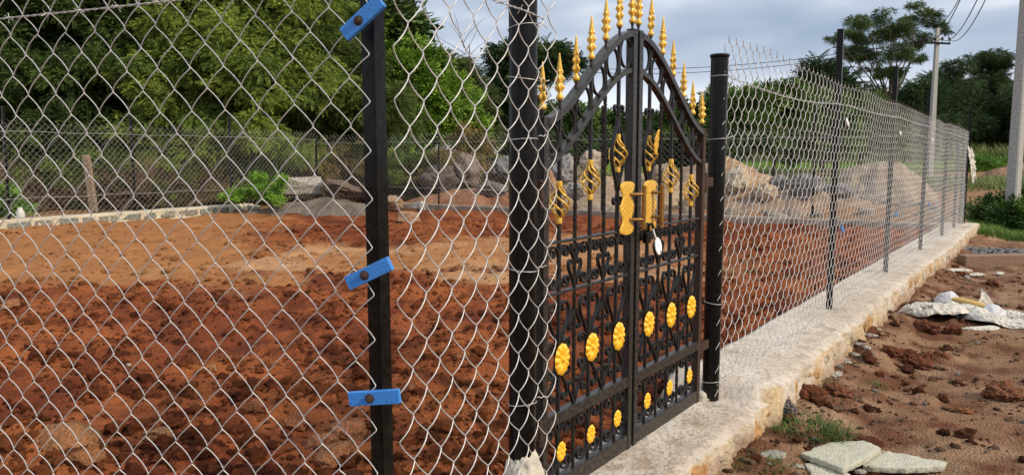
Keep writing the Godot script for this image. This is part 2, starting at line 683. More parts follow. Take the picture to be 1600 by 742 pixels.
func twisted_bar(x: float, y0: float, y1: float) -> ArrayMesh:
	var mb := MB.new()
	var steps := int((y1 - y0) / 0.011)
	var last := []
	for i in steps + 1:
		var y := lerpf(y0, y1, float(i) / steps)
		var ring := []
		for k in 4:
			var a := TAU * k / 4.0 + y * TAU / 0.16
			ring.append(Vector3(x + cos(a) * 0.0085, y, sin(a) * 0.0085))
		if last:
			for k in 4:
				var k2 := (k + 1) % 4
				mb.flat_quad(last[k2], last[k], ring[k], ring[k2])
		last = ring
	return mb.mesh()

func spear() -> ArrayMesh:
	var mb := MB.new()
	var prof := [[0.0, 0.0], [0.011, 0.001], [0.016, 0.005], [0.0175, 0.011], [0.0155, 0.018], [0.0105, 0.023], [0.0092, 0.029], [0.0100, 0.034], [0.0125, 0.040], [0.0150, 0.047], [0.0145, 0.054], [0.0120, 0.060],
		[0.0118, 0.066], [0.0130, 0.072], [0.0150, 0.079], [0.0140, 0.086], [0.0110, 0.092], [0.0105, 0.098], [0.0118, 0.104], [0.0120, 0.109], [0.0108, 0.114], [0.0115, 0.118], [0.0100, 0.128], [0.0072, 0.146], [0.0042, 0.164], [0.0018, 0.176], [0.0, 0.178]]
	var lob := [0, 0, 0, 0, 0, 0, 0, 0.35, 0.75, 0.95, 0.8, 0.3, 0.25, 0.6, 0.95, 0.8, 0.35, 0.2, 0.6, 0.65, 0.3, 0.1, 0.05]
	mb.lathe(Transform3D(), prof, 24, 4, lob)
	return mb.mesh()

func basket() -> ArrayMesh:
	var mb := MB.new()
	var h := 0.142
	for k in 5:
		var p := PackedVector3Array()
		for i in 21:
			var t := i / 20.0
			var r := 0.007 + 0.034 * pow(sin(PI * t), 1.3) * (1.12 - 0.3 * t)
			var a := TAU * k / 5.0 + t * TAU * 0.62
			p.append(Vector3(cos(a) * r, (t - 0.5) * (h - 0.02), sin(a) * r))
		mb.tube(p, [0.0042], 6)
	for e in [-1, 1]:
		mb.lathe(Transform3D(Basis(), Vector3(0, e * h * 0.5 - 0.012, 0)), [[0.0, 0.0], [0.011, 0.0], [0.0125, 0.004], [0.0125, 0.02], [0.011, 0.024], [0.0, 0.024]], 12)
	return mb.mesh()

func rosette(r: float, petals: int) -> ArrayMesh:
	var mb := MB.new()
	var nu := petals * 6
	for face in [1, -1]:
		var p := PackedVector3Array()
		var rings := [0.0, 0.10, 0.17, 0.22, 0.27, 0.45, 0.7, 0.88, 1.0]
		var high := [0.30, 0.28, 0.20, 0.10, 0.09, 0.17, 0.19, 0.13, 0.02]
		for j in rings.size():
			for i in nu:
				var a := TAU * i / nu
				var c := absf(cos(a * petals * 0.5))
				var rr: float = rings[j] * (1.0 - (0.10 * (1.0 - pow(c, 0.6)) if j > 3 else 0.0))
				var z: float = high[j]
				if j > 4:
					z += (c - 0.6) * 0.09
				if face < 0:
					z = -0.03 if j < rings.size() - 1 else 0.02
				p.append(Vector3(cos(a) * rr, sin(a) * rr, z) * r)
		mb.grid(p, nu, rings.size(), true, face < 0)
	return mb.mesh()

func handle_plate() -> ArrayMesh:
	# a cast plate with a wavy outline, domed and studded
	var mb := MB.new()
	var nv := 49
	var nu := 17
	for face in [1, -1]:
		var p := PackedVector3Array()
		for j in nv:
			var t := float(j) / (nv - 1)
			var y := (t - 0.5) * 0.235
			var q := absf(t - 0.5) * 2.0
			var w := 0.058 + 0.013 * cos(q * TAU * 1.15)
			if q > 0.8:
				w *= sqrt(maxf(0.02, 1.0 - pow((q - 0.8) / 0.2, 2.0)))* 0.75 + 0.25
			for i in nu:
				var u := i / (nu - 1.0) * 2.0 - 1.0
				var z := 0.004 * sqrt(maxf(0.0, 1.0 - pow(absf(u), 6.0)))
				if face > 0 and absf(u) < 0.85 and q < 0.93:
					z += 0.0022 * maxf(0.0, sin(u * 11.0 + (j % 2) * PI * 0.0) * sin(y * 260.0))
				p.append(Vector3(u * w, y, z if face > 0 else -0.003))
		mb.grid(p, nu, nv, false, face < 0)
	return mb.mesh()

func arch_y(t: float) -> float:   # 0 at the outer stile, 1 at the middle
	return lerpf(smoothstep(0.0, 1.0, pow(t, 0.93)), t, 0.14)

func gate_leaf(label: String, xa: float, xb: float, rising: bool, handle_x: float, plate_x: float) -> Node3D:
	# local x runs along the gate from G0, z out of the plot; xa and xb are the middles of the two stiles
	var leaf := thing("gate_leaf", label, "gate", G0, GA, "leaves of the iron gate")
	var y0 := 0.0
	var low := 1.475
	var top := 1.885
	var outer_x := xa if rising else xb
	var inner_x := xb if rising else xa
	var hh := func(x: float) -> float: return arch_y(clampf((x - outer_x) / (inner_x - outer_x), 0.0, 1.0))
	for x in [xa, xb]:
		var mb := MB.new()
		var yt: float = low + 0.02 if x == outer_x else top + 0.02
		mb.bx(Vector3(x, (y0 + yt) * 0.5, 0), Vector3(0.0185, (yt - y0) * 0.5, 0.02), 0.003)
		var st := put("stile", mb.mesh(), M.iron if rising or x == inner_x else M.rust, leaf)
		if not rising and x == outer_x:
			tag(st, "rust brown outer stile")
	# rails: bottom, the heavy one over the lower panel, and two thin ones
	var mid := (xa + xb) * 0.5
	var half := (xb - xa) * 0.5 - 0.0185
	for r in [[0.0375, 0.0345, 0.0185], [0.322, 0.024, 0.0185]]:
		var mb := MB.new()
		mb.bx(Vector3(mid, r[0], 0), Vector3(half, r[1], r[2]), 0.003)
		put("rail", mb.mesh(), M.iron, leaf)
	for y in [0.82, 1.02]:
		var mb := MB.new()
		mb.bx(Vector3(mid, y, 0), Vector3(half, 0.0055, 0.0125), 0.0012)
		put("rail", mb.mesh(), M.iron, leaf)
	# the two arches
	for lower in [0.0, 0.158]:
		var path := PackedVector2Array()
		for i in 33:
			var x := lerpf(xa, xb, i / 32.0)
			if lower > 0:
				x = lerpf(xa + 0.0185, xb - 0.0185, i / 32.0)
			path.append(Vector2(x, low + (top - low) * hh.call(x) - lower))
		var mb := MB.new()
		mb.ribbon(path, 0.0130 if lower == 0.0 else 0.0105, 0.0200 if lower == 0.0 else 0.0150)
		put("arch", mb.mesh(), M.iron, leaf)
	# upright bars
	var step := (xb - xa) / 6.0
	var bars := []
	for k in 5:
		bars.append(xa + step * (k + 1))
	for k in 5:
		var x: float = bars[k]
		var yt: float = low + (top - low) * hh.call(x) - 0.01
		if k % 2 == 1:
			put("twisted_bar", twisted_bar(x, 0.07, yt), M.infill, leaf)
		else:
			var mb := MB.new()
			mb.bx(Vector3(x, (0.07 + yt) * 0.5, 0), Vector3(0.0068, (yt - 0.07) * 0.5, 0.0068), 0.001)
			put("bar", mb.mesh(), M.infill, leaf)
	# rings between the arches
	for k in 6:
		var x := xa + step * (k + 0.5)
		var y: float = low + (top - low) * hh.call(x) - 0.079
		var path := PackedVector2Array()
		for i in 28:
			var a := TAU * i / 28.0
			path.append(Vector2(x + cos(a) * 0.0500, y + sin(a) * 0.0610))
		var mb := MB.new()
		mb.ribbon(path, 0.0030, 0.0062, 0.0, true)
		put("ring", mb.mesh(), M.infill, leaf)
	# spear tips on the arch
	var sp := spear()
	var stem := MB.new()
	stem.lathe(Transform3D(), [[0.0, -0.02], [0.0065, -0.02], [0.0065, 0.016], [0.011, 0.018], [0.011, 0.024], [0.0, 0.025]], 10)
	var stem_m := stem.mesh()
	for k in 7:
		var x := xa + step * k
		var y: float = low + (top - low) * hh.call(x) + 0.022
		var o := put("spear_finial", sp, M.gold, leaf)
		o.position = Vector3(x, y + 0.022, 0)
		o.scale = Vector3(0.86, 1.0, 0.86)
		o.rotation = Vector3(rng.randf_range(-0.02, 0.02), rng.randf() * TAU, rng.randf_range(-0.02, 0.02))
		var q := put("stem", stem_m, M.iron, o)
		q.position.y = -0.022
	# twisted baskets on bars 1, 3 and 5, climbing towards the middle
	var bk := basket()
	for k in [0, 2, 4]:
		var idx: int = k / 2 if rising else (4 - k) / 2
		var o := put("twist_basket", bk, M.gold, leaf)
		o.position = Vector3(bars[k], [1.172, 1.253, 1.362][idx], 0)
		o.rotation.y = rng.randf() * TAU
	# the scroll frame round the basket next to the middle
	var bx_: float = bars[4] if rising else bars[0]
	for s in [-1.0, 1.0]:
		var wave := PackedVector2Array()
		for i in 21:
			var t := i / 20.0
			wave.append(Vector2(bx_ + s * (0.010 + 0.046 * pow(sin(PI * t), 1.6)), lerpf(1.215, 1.50, t)))
		strip(leaf, wave)
		strip(leaf, scroll(Vector2(bx_ + s * 0.010, 1.50), Vector2(bx_ + s * 0.034, 1.545), -s, "J", 11.0, 1.2, 0.0))
		strip(leaf, scroll(Vector2(bx_ + s * 0.010, 1.215), Vector2(bx_ + s * 0.034, 1.165), s, "J", 11.0, 1.2, 0.0))
	if not rising:
		var lf := MB.new()
		var p := PackedVector3Array()
		for j in 13:
			var t := j / 12.0
			var w := 0.024 * pow(sin(PI * clampf(t * 0.92 + 0.06, 0, 1)), 0.7) * (1.0 + 0.16 * sin(t * 22.0))
			for i in 7:
				var u := i / 3.0 - 1.0
				p.append(Vector3(u * w, (t - 0.5) * 0.115, 0.004 - 0.007 * absf(u) + 0.012 * t * t))
		lf.grid(p, 7, 13)
		var o := put("cast_leaf", lf.mesh(), M.gold, leaf)
		o.position = Vector3(bx_, 1.415, 0.04)
	# flowers and the lyre scrolls behind them
	var big := rosette(0.063, 12)
	var small := rosette(0.040, 10)
	for k in [0, 2, 4]:
		var x: float = bars[k]
		var f := put("flower", big, M.flower, leaf)
		f.position = Vector3(x, 0.556, 0.016)
		f.scale = Vector3(0.84, rng.randf_range(0.97, 1.03), 1.0)
		var f2 := put("small_flower", small, M.flower, leaf)
		f2.position = Vector3(x, 0.180, 0.016)
		f2.scale = Vector3(0.84, rng.randf_range(0.97, 1.03), 1.0)
		for s in [-1.0, 1.0]:
			strip(leaf, scroll(Vector2(x + s * 0.008, 0.58), Vector2(x + s * 0.034, 0.752), s, "J", 27.0, 2.4, 2.2))
			strip(leaf, scroll(Vector2(x + s * 0.008, 0.53), Vector2(x + s * 0.034, 0.404), -s, "J", 27.0, 2.4, 2.2))
			strip(leaf, scroll(Vector2(x + s * 0.060, 0.602), Vector2(x + s * 0.062, 0.506), s, "C", 19.0, 1.2, 0.0))
			strip(leaf, scroll(Vector2(x + s * 0.064, 0.254), Vector2(x + s * 0.064, 0.126), s, "C", 17.0, 1.2, 0.0))
			strip(leaf, scroll(Vector2(x + s * 0.048, 0.972), Vector2(x + s * 0.050, 0.866), s, "C", 18.0, 1.2, 0.0))
	for k in [1, 3]:
		for s in [-1.0, 1.0]:
			var x: float = bars[k]
			strip(leaf, scroll(Vector2(x + s * 0.009, 0.835), Vector2(x + s * 0.026, 0.925), s, "J", 27.0, 2.4, 2.2))
			strip(leaf, scroll(Vector2(x + s * 0.009, 0.74), Vector2(x + s * 0.026, 0.665), -s, "J", 27.0, 2.4, 2.2))
			strip(leaf, scroll(Vector2(x + s * 0.009, 0.352), Vector2(x + s * 0.026, 0.432), s, "J", 27.0, 2.4, 2.2))
			strip(leaf, scroll(Vector2(x + s * 0.009, 0.945), Vector2(x + s * 0.020, 0.990), s, "J", 24.0, 2.0, 1.2))
	# plate and pull handle
	var pl := put("handle_plate", handle_plate(), M.gold, leaf)
	pl.position = Vector3(plate_x, 1.122, 0.021)
	var hm := MB.new()
	var hz := 0.068
	hm.tube(PackedVector3Array([Vector3(handle_x, 1.028, hz), Vector3(handle_x, 1.032, hz), Vector3(handle_x, 1.215, hz), Vector3(handle_x, 1.219, hz)]), [0.0085, 0.0105, 0.0105, 0.0085], 14)
	for y in [1.07, 1.182]:
		hm.tube(PackedVector3Array([Vector3(plate_x + 0.0, y, 0.0), Vector3(lerpf(plate_x, handle_x, 0.4), y, hz * 0.6), Vector3(handle_x, y, hz)]), [0.0075], 10)
	put("handle", hm.mesh(), M.brass, leaf)
	# hinges on the outer stile
	for y in [0.30, 1.21]:
		var dir := -1.0 if rising else 1.0
		var hg := MB.new()
		var hx := outer_x + dir * 0.033
		for k in 3:
			hg.lathe(Transform3D(Basis(), Vector3(hx, y - 0.055 + k * 0.037, 0.014)), [[0.0, 0.0], [0.010, 0.0], [0.0115, 0.003], [0.0115, 0.031], [0.010, 0.034], [0.0, 0.034]], 12)
		hg.bx(Vector3(outer_x + dir * 0.022, y, 0.016), Vector3(0.007, 0.03, 0.004), 0.001)
		hg.bx(Vector3(hx + dir * (0.022 if rising else 0.06), y, 0.010), Vector3(0.02 if rising else 0.06, 0.025, 0.004), 0.001)
		put("hinge", hg.mesh(), M.rust, leaf)
	return leaf

func build_gate() -> void:
	gate_leaf("left leaf of the black iron gate with gold spears, nearest the camera", -1.957, -1.242, true, -1.235, -1.303)
	gate_leaf("right leaf of the black iron gate, its upper basket covered by a gold leaf", -1.183, -0.412, false, -1.045, -1.072)
	# padlock under the handles, with its white tag
	var lock := thing("padlock", "black padlock with a white oval tag hanging below the gate handles", "padlock", along(-1.150, 0.985, 0.045), GA)
	var b := MB.new()
	b.bx(Vector3(0, -0.005, 0), Vector3(0.026, 0.026, 0.011), 0.005)
	put("body", b.mesh(), M.post, lock)
	var sh := MB.new()
	var p := PackedVector3Array([Vector3(-0.017, 0.02, 0)])
	for i in 13:
		var a := PI - PI * i / 12.0
		p.append(Vector3(cos(a) * 0.017, 0.042 + sin(a) * 0.018, 0))
	p.append(Vector3(0.017, 0.02, 0))
	sh.tube(p, [0.0042], 8)
	put("shackle", sh.mesh(), M.post, lock)
	var hasp := MB.new()
	hasp.lathe(Transform3D(Basis(Vector3.RIGHT, PI / 2), Vector3(0.05, 0.025, -0.01)), [[0.022, 0.0], [0.034, 0.0], [0.034, 0.008], [0.022, 0.008], [0.022, 0.0]], 24)
	put("hasp", hasp.mesh(), M.post, lock)
	var tg := MB.new()
	var tx := Transform3D(Basis(Vector3.BACK, 0.62), Vector3(0.088, -0.052, 0.016))
	var prof := []
	for face in 2:
		var pts := PackedVector3Array()
		for j in 3:
			for i in 28:
				var a := TAU * i / 28.0
				var rr: float = [0.0, 0.94, 1.0][j]
				var z: float = [0.0035, 0.0035, 0.0015][j]
				pts.append(tx * Vector3(cos(a) * 0.031 * rr, sin(a) * 0.047 * rr, z if face == 0 else -z))
		tg.grid(pts, 28, 3, true, face == 1)
	tag(put("tag", tg.mesh(), M.white, lock), "white oval tag")
	var eye := MB.new()
	eye.lathe(tx * Transform3D(Basis(Vector3.RIGHT, PI / 2), Vector3(0, -0.034, 0.004)), [[0.0, 0.0], [0.0045, 0.0], [0.0045, 0.001], [0.0, 0.001]], 12)
	put("tag_hole", eye.mesh(), M.post, lock)
	var key := MB.new()
	key.tube(PackedVector3Array([Vector3(0.035, 0.03, 0.012), Vector3(0.045, 0.01, 0.014), Vector3(0.066, -0.02, 0.016)]), [0.005], 8)
	put("key", key.mesh(), M.white, lock)

# ------------------------------------------------------------------ posts
func angle_iron(h: float, leg: float, y0 := -0.3) -> ArrayMesh:   # apex at the origin, legs along x and -z
	var mb := MB.new()
	var t := 0.0035
	mb.bx(Vector3(leg * 0.5, (h + y0) * 0.5, -t), Vector3(leg * 0.5, (h - y0) * 0.5, t), 0.001)
	mb.bx(Vector3(t, (h + y0) * 0.5, -t * 2.0 - (leg - t * 2.0) * 0.5), Vector3(t, (h - y0) * 0.5, (leg - t * 2.0) * 0.5), 0.001)
	return mb.mesh()

func gate_post(label: String, s: float, h: float, r: float) -> Node3D:
	var o := thing("gate_post", label, "post", along(s), GA, "round posts of the gate")
	var mb := MB.new()
	mb.lathe(Transform3D(), [[0.0, -0.3], [r, -0.3], [r, h - 0.012], [r * 0.98, h - 0.010], [0.0, h - 0.010]], 36)
	put("pipe", mb.mesh(), M.post, o)
	var c := MB.new()
	c.lathe(Transform3D(), [[0.0, h - 0.009], [r * 1.08, h - 0.009], [r * 1.13, h - 0.004], [r * 1.13, h + 0.004], [r * 1.08, h + 0.008], [0.0, h + 0.011]], 36)
	put("cap", c.mesh(), M.post, o)
	return o

func tie(parent: Node, r: float, y: float, tilt: float, sd: int) -> void:
	var g := RandomNumberGenerator.new()
	g.seed = sd
	var p := PackedVector3Array()
	for i in 26:
		var a := TAU * i / 24.0 + 0.6
		p.append(Vector3(cos(a) * r, y + sin(a) * tilt + i * 0.0004, sin(a) * r))
	var e := p[p.size() - 1]
	for k in 5:
		e += Vector3(g.randf_range(0.004, 0.012), g.randf_range(-0.006, 0.006), g.randf_range(0.0, 0.008))
		p.append(e)
	var mb := MB.new()
	mb.tube(p, [0.0018], 5)
	put("tie_wire", mb.mesh(), M.zinc, parent)

func blob(parent: Node, r: Vector3, pos: Vector3, sd: int, tint: Color, called := "concrete_collar") -> void:
	var o := put(called, lump(r, sd, 4, 0.14, 2, tint), M.concrete, parent)
	o.position = pos

func build_posts() -> void:
	var lp := gate_post("thick round black post left of the gate, mesh wrapped round it", -2.085, 2.0, 0.0505)
	var rp := gate_post("round black post with a cap right of the gate", -0.178, 1.90, 0.0475)
	for k in [[1.795, 0.012], [1.62, -0.006], [1.405, 0.006], [0.94, -0.004], [0.44, 0.010]]:
		tie(lp, 0.0535, k[0], k[1], int(k[0] * 100))
	for k in [[1.785, 0.004], [1.44, 0.006], [0.52, -0.006], [0.06, 0.006]]:
		tie(rp, 0.0505, k[0], k[1], int(k[0] * 100) + 7)
	blob(lp, Vector3(0.082, 0.20, 0.080), Vector3(-0.005, 0.085, 0.012), 6, Color(0.60, 0.56, 0.47))
	blob(rp, Vector3(0.10, 0.09, 0.10), Vector3(0.02, -0.05, -0.06), 8, Color(0.56, 0.50, 0.42))
	# the corner post with its blue clips
	var cp := thing("corner_post", "black angle iron corner post holding the mesh with three blue clips", "post", along(-2.80), GA)
	var post := put("angle_bar", angle_iron(2.35, 0.047), M.post, cp)
	post.rotation.y = 0.12
	post.rotation.z = 0.006
	# [px of both ends]
	for c in [[Vector2(541, 52), Vector2(592, 4)], [Vector2(547, 441), Vector2(606, 413)], [Vector2(550, 623), Vector2(620, 619)]]:
		var a := at(c[0].x, c[0].y, 2.150)
		var b := at(c[1].x, c[1].y, 2.122)
		var dirx := (b - a).normalized()
		var nz := dirx.cross(Vector3.UP).normalized()
		if nz.z < 0:
			nz = -nz
		var up := nz.cross(dirx).normalized()
		var x := cp.global_transform.affine_inverse() * Transform3D(Basis(dirx, up, nz), (a + b) * 0.5)
		var mb := MB.new()
		mb.bx(Vector3.ZERO, Vector3((b - a).length() * 0.5 + 0.009, 0.0205, 0.0085), 0.002)
		var o := put("clip", mb.mesh(), M.blue, cp)
		tag(o, "blue flat steel clip")
		o.transform = x
		var bt := MB.new()
		bt.lathe(Transform3D(Basis(Vector3.RIGHT, PI / 2), Vector3(-0.012, 0.0, 0.0075)), [[0.0, 0.0], [0.0115, 0.0], [0.0115, 0.007], [0.009, 0.011], [0.0, 0.012]], 6)
		bt.lathe(Transform3D(Basis(Vector3.RIGHT, PI / 2), Vector3(-0.012, 0.0, 0.0068)), [[0.0, 0.0], [0.014, 0.0], [0.014, 0.002], [0.0, 0.0025]], 16)
		put("bolt", bt.mesh(), M.rust, o)

# ------------------------------------------------------------------ chain link
func chain_wire(cells: int, cw: float, ch: float, r: float, deep: float, sd: int, sides_ := 6, per := 5, hook := true) -> ArrayMesh:
	var g := RandomNumberGenerator.new()
	g.seed = sd
	var p := PackedVector3Array()
	var amp := cw * 0.5 + r * 0.8
	var n := cells * 2
	var knots := []
	for k in n + 1:
		knots.append(Vector2((-amp if k % 2 == 0 else amp) + g.randf_range(-0.0022, 0.0022), k * ch * 0.5 + g.randf_range(-0.004, 0.004)))
	if per < 4:
		for k in n:
			p.append(Vector3(knots[k].x, knots[k].y, 0))
			p.append(Vector3((knots[k].x + knots[k + 1].x) * 0.5, (knots[k].y + knots[k + 1].y) * 0.5, deep if k % 2 == 0 else -deep))
		p.append(Vector3(knots[n].x, knots[n].y, 0))
	else:
		for k in n:
			var a: Vector2 = knots[k] + Vector2(0, 0.0015)
			var b: Vector2 = knots[k + 1] - Vector2(0, 0.0015)
			for i in per:
				var t := (i + 0.08) / (per - 0.84)
				var q := a.lerp(b, t)
				var bow := sin(PI * clampf(t, 0.0, 1.0))
				p.append(Vector3(q.x, q.y, (deep if k % 2 == 0 else -deep) * pow(bow, 0.8)))
		if hook:
			var e := p[p.size() - 1]
			var sgn := signf(e.x)
			for c in [[0.002, 0.014, 0.0], [-0.006, 0.030, 0.006], [-0.018, 0.040, 0.010], [-0.030, 0.036, 0.010], [-0.034, 0.022, 0.006]]:
				p.append(e + Vector3(c[0] * sgn, c[1], c[2]))
	var mb := MB.new()
	mb.tube(p, [r], sides_)
	return mb.mesh()

func barbed(parent: Node, pts: PackedVector3Array, sd: int, barb_every := 0.14) -> void:
	var g := RandomNumberGenerator.new()
	g.seed = sd
	var mb := MB.new()
	var total := 0.0
	for i in pts.size() - 1:
		total += pts[i].distance_to(pts[i + 1])
	for strand in 2:
		var p := PackedVector3Array()
		for i in pts.size() - 1:
			var a := pts[i]
			var b := pts[i + 1]
			var steps := maxi(2, int(a.distance_to(b) / 0.014))
			var u := (b - a).normalized().cross(Vector3.UP).normalized()
			for k in steps:
				var q := a.lerp(b, float(k) / steps)
				var ph := a.distance_to(q) * TAU / 0.07 + strand * PI
				p.append(q + (u * cos(ph) + Vector3.UP * sin(ph)) * 0.0024)
		p.append(pts[pts.size() - 1])
		mb.tube(p, [0.0018], 4)
	for i in pts.size() - 1:
		var a := pts[i]
		var b := pts[i + 1]
		var nb := int(a.distance_to(b) / barb_every)
		for k in nb:
			var q := a.lerp(b, (k + 0.5 + g.randf_range(-0.1, 0.1)) / maxf(nb, 1))
			var t := (b - a).normalized()
			for w in 2:
				var dir := Vector3(g.randfn(), g.randfn(), g.randfn()).normalized()
				dir = (dir - t * dir.dot(t) * 0.8).normalized()
				mb.tube(PackedVector3Array([q - dir * 0.017 + t * 0.004 * w, q, q + dir * 0.017 + t * 0.004 * w]), [0.0013], 4)
			var coil := PackedVector3Array()
			var u := t.cross(Vector3.UP).normalized()
			for m in 9:
				coil.append(q + t * (m - 4) * 0.0016 + (u * cos(m * 2.0) + Vector3.UP * sin(m * 2.0)) * 0.0045)
			mb.tube(coil, [0.0013], 4)
	put("barbed_wire", mb.mesh(), M.zinc, parent)

func wire_panel(fence: Node3D, x0: float, x1: float, cw: float, ch: float, cells: int, y0: float, z: float, r: float, deep: float, sd: int, end_scale := 1.0) -> void:
	var made := []
	for k in 4:
		made.append(chain_wire(cells, cw, ch, r, deep, sd * 10 + k, 6, 5, k < 2))
	var part := holder("wire_mesh", fence)
	var g := RandomNumberGenerator.new()
	g.seed = sd
	var n := int(round((x1 - x0) / cw))
	var f := noise(0.6, sd, 2)
	for i in n:
		var x := x0 + (i + 0.5) * cw
		var o := put("wire", made[(i % 2) * 2 + g.randi() % 2], M.zinc, part)
		o.position = Vector3(x + f.get_noise_1d(x) * 0.012, y0 + (ch * 0.5 if i % 2 else 0.0) + f.get_noise_1d(x + 50) * 0.02, z + f.get_noise_1d(x * 0.7 + 90) * 0.02)
		o.scale.y = lerpf(1.0, end_scale, float(i) / maxi(n - 1, 1)) * (1.0 + f.get_noise_1d(x + 150) * 0.006)
		o.rotation.z = f.get_noise_1d(x + 200) * 0.012
		o.rotation.y = f.get_noise_1d(x + 260) * 0.06

func build_fences() -> void:
	# left of the corner post
	var lf := thing("chain_link_fence", "galvanised chain link fence running left from the corner post with blue clips", "fence", along(-2.80), -0.3766, "chain link fences round the plot")
	wire_panel(lf, -5.0, -0.03, 0.064, 0.134, 14, 0.02, 0.022, 0.0018, 0.0075, 3)
	for x in [-2.9, -5.7]:
		var o := put("post", angle_iron(2.3, 0.045), M.post, lf)
		o.position = Vector3(x, 0, 0)
	var pts := PackedVector3Array()
	for i in 13:
		var t := i / 12.0
		pts.append(Vector3(-6.0 * t, 1.832 - 0.016 * sin(PI * t * 2.0), 0.036))
	barbed(lf, pts, 4)
	# between the corner post and the gate
	var cf := thing("chain_link_fence", "short chain link panel between the angle iron corner post and the round gate post", "fence", along(-2.80), GA, "chain link fences round the plot")
	wire_panel(cf, 0.01, 0.822, 0.0600, 0.141, 14, -0.045, 0.060, 0.0021, 0.0095, 6)
	barbed(cf, PackedVector3Array([Vector3(0.0, 1.86, 0.075), Vector3(0.3, 1.845, 0.08), Vector3(0.66, 1.835, 0.072), Vector3(0.715, 1.832, 0.062), Vector3(0.78, 1.83, 0.05)]), 9, 0.11)
	# right of the gate
	var rf := thing("chain_link_fence", "long chain link fence with tall black posts running away right of the gate", "fence", G0, GA, "chain link fences round the plot")
	wire_panel(rf, -0.215, 13.45, 0.0628, 0.140, 14, -0.01, 0.035, 0.0017, 0.008, 12, 0.92)
	var rp := [[2.70, 2.42], [5.36, 2.36], [8.05, 2.27], [10.5, 1.95], [12.3, 1.90], [13.35, 1.86]]
	for k in rp.size():
		var o := put("post", angle_iron(rp[k][1], 0.05), M.post, rf)
		o.position = Vector3(rp[k][0], 0, 0.0)
		o.rotation = Vector3(0.0, 0.1, [0.018, 0.006, 0.0, -0.012, 0.008, 0.0][k])
		for y in ([1.64, 0.72] if k < 3 else []):
			var mb := MB.new()
			mb.bx(Vector3.ZERO, Vector3(0.05, 0.017, 0.004), 0.001)
			var c := put("clip", mb.mesh(), M.white if y > 1.0 else M.blue, rf)
			c.position = Vector3(rp[k][0] + 0.01, y - 0.03 * k, 0.056)
			c.rotation.z = -0.5 + 0.3 * k
	pts = PackedVector3Array()
	for i in 28:
		var s := 13.4 * i / 27.0
		pts.append(Vector3(s - 0.17, 1.785 - 0.045 * sin(PI * fmod(s, 2.7) / 2.7) * (1.0 if s < 2.7 else 0.4) - maxf(0.0, s - 6.0) * 0.012, 0.05))
	barbed(rf, pts, 14)
	for y in [0.015]:
		var mb := MB.new()
		var q := PackedVector3Array()
		for i in 60:
			q.append(Vector3(-0.2 + i * 0.23, 0.05 + 0.02 * sin(i * 1.3), 0.045))
		mb.tube(q, [0.002], 5)
		put("tension_wire", mb.mesh(), M.zinc, rf)
	# round the far sides: every wire is thinner than a pixel or two
	far_fence("chain link fence along the far left side, in front of the dense trees", LEFTA, BACK, 5, 2.08, 31)
	far_fence("chain link fence along the far right side, in front of the heaps", BACK, RIGHT, 7, 1.95, 37)

func far_fence(label: String, a: Vector3, b: Vector3, posts: int, h: float, sd: int) -> void:
	var dir := b - a
	var length := dir.length()
	var turn := atan2(-dir.z, dir.x)
	var o := thing("chain_link_fence", label, "fence", a, turn, "chain link fences round the plot")
	var cw := 0.072
	var cells := int(h / 0.145)
	var n := int(length / cw)
	var mm := MultiMesh.new()
	mm.transform_format = MultiMesh.TRANSFORM_3D
	mm.mesh = chain_wire(cells, cw, 0.145, 0.0022, 0.006, sd, 3, 2, false)
	mm.instance_count = n
	for i in n:
		mm.set_instance_transform(i, Transform3D(Basis(), Vector3((i + 0.5) * cw, 0.03 + (0.0725 if i % 2 else 0.0), 0.05)))
	var mi := MultiMeshInstance3D.new()
	mi.name = "wire_mesh"
	mi.multimesh = mm
	mi.material_override = M.zinc
	o.add_child(mi, true)
	mi.set_meta("kind", "stuff")
	for y in [h * 0.9, 0.45]:
		var mb := MB.new()
		var p := PackedVector3Array()
		for i in 30:
			p.append(Vector3(length * i / 29.0, y + 0.015 * sin(i * 1.7), 0.04))
		mb.tube(p, [0.004], 4)
		put("strand", mb.mesh(), M.zinc, o)
	for k in posts + 1:
		var ps := put("post", angle_iron([2.3, 2.25, 2.4, 2.35, 2.5, 2.2, 2.45, 2.3][k], 0.05), M.post, o)
		ps.position = Vector3(maxf(0.0, length * k / posts - (0.36 if k < posts else 0.0)), 0, 0)
		ps.rotation.z = 0.012 * sin(k * 2.3)

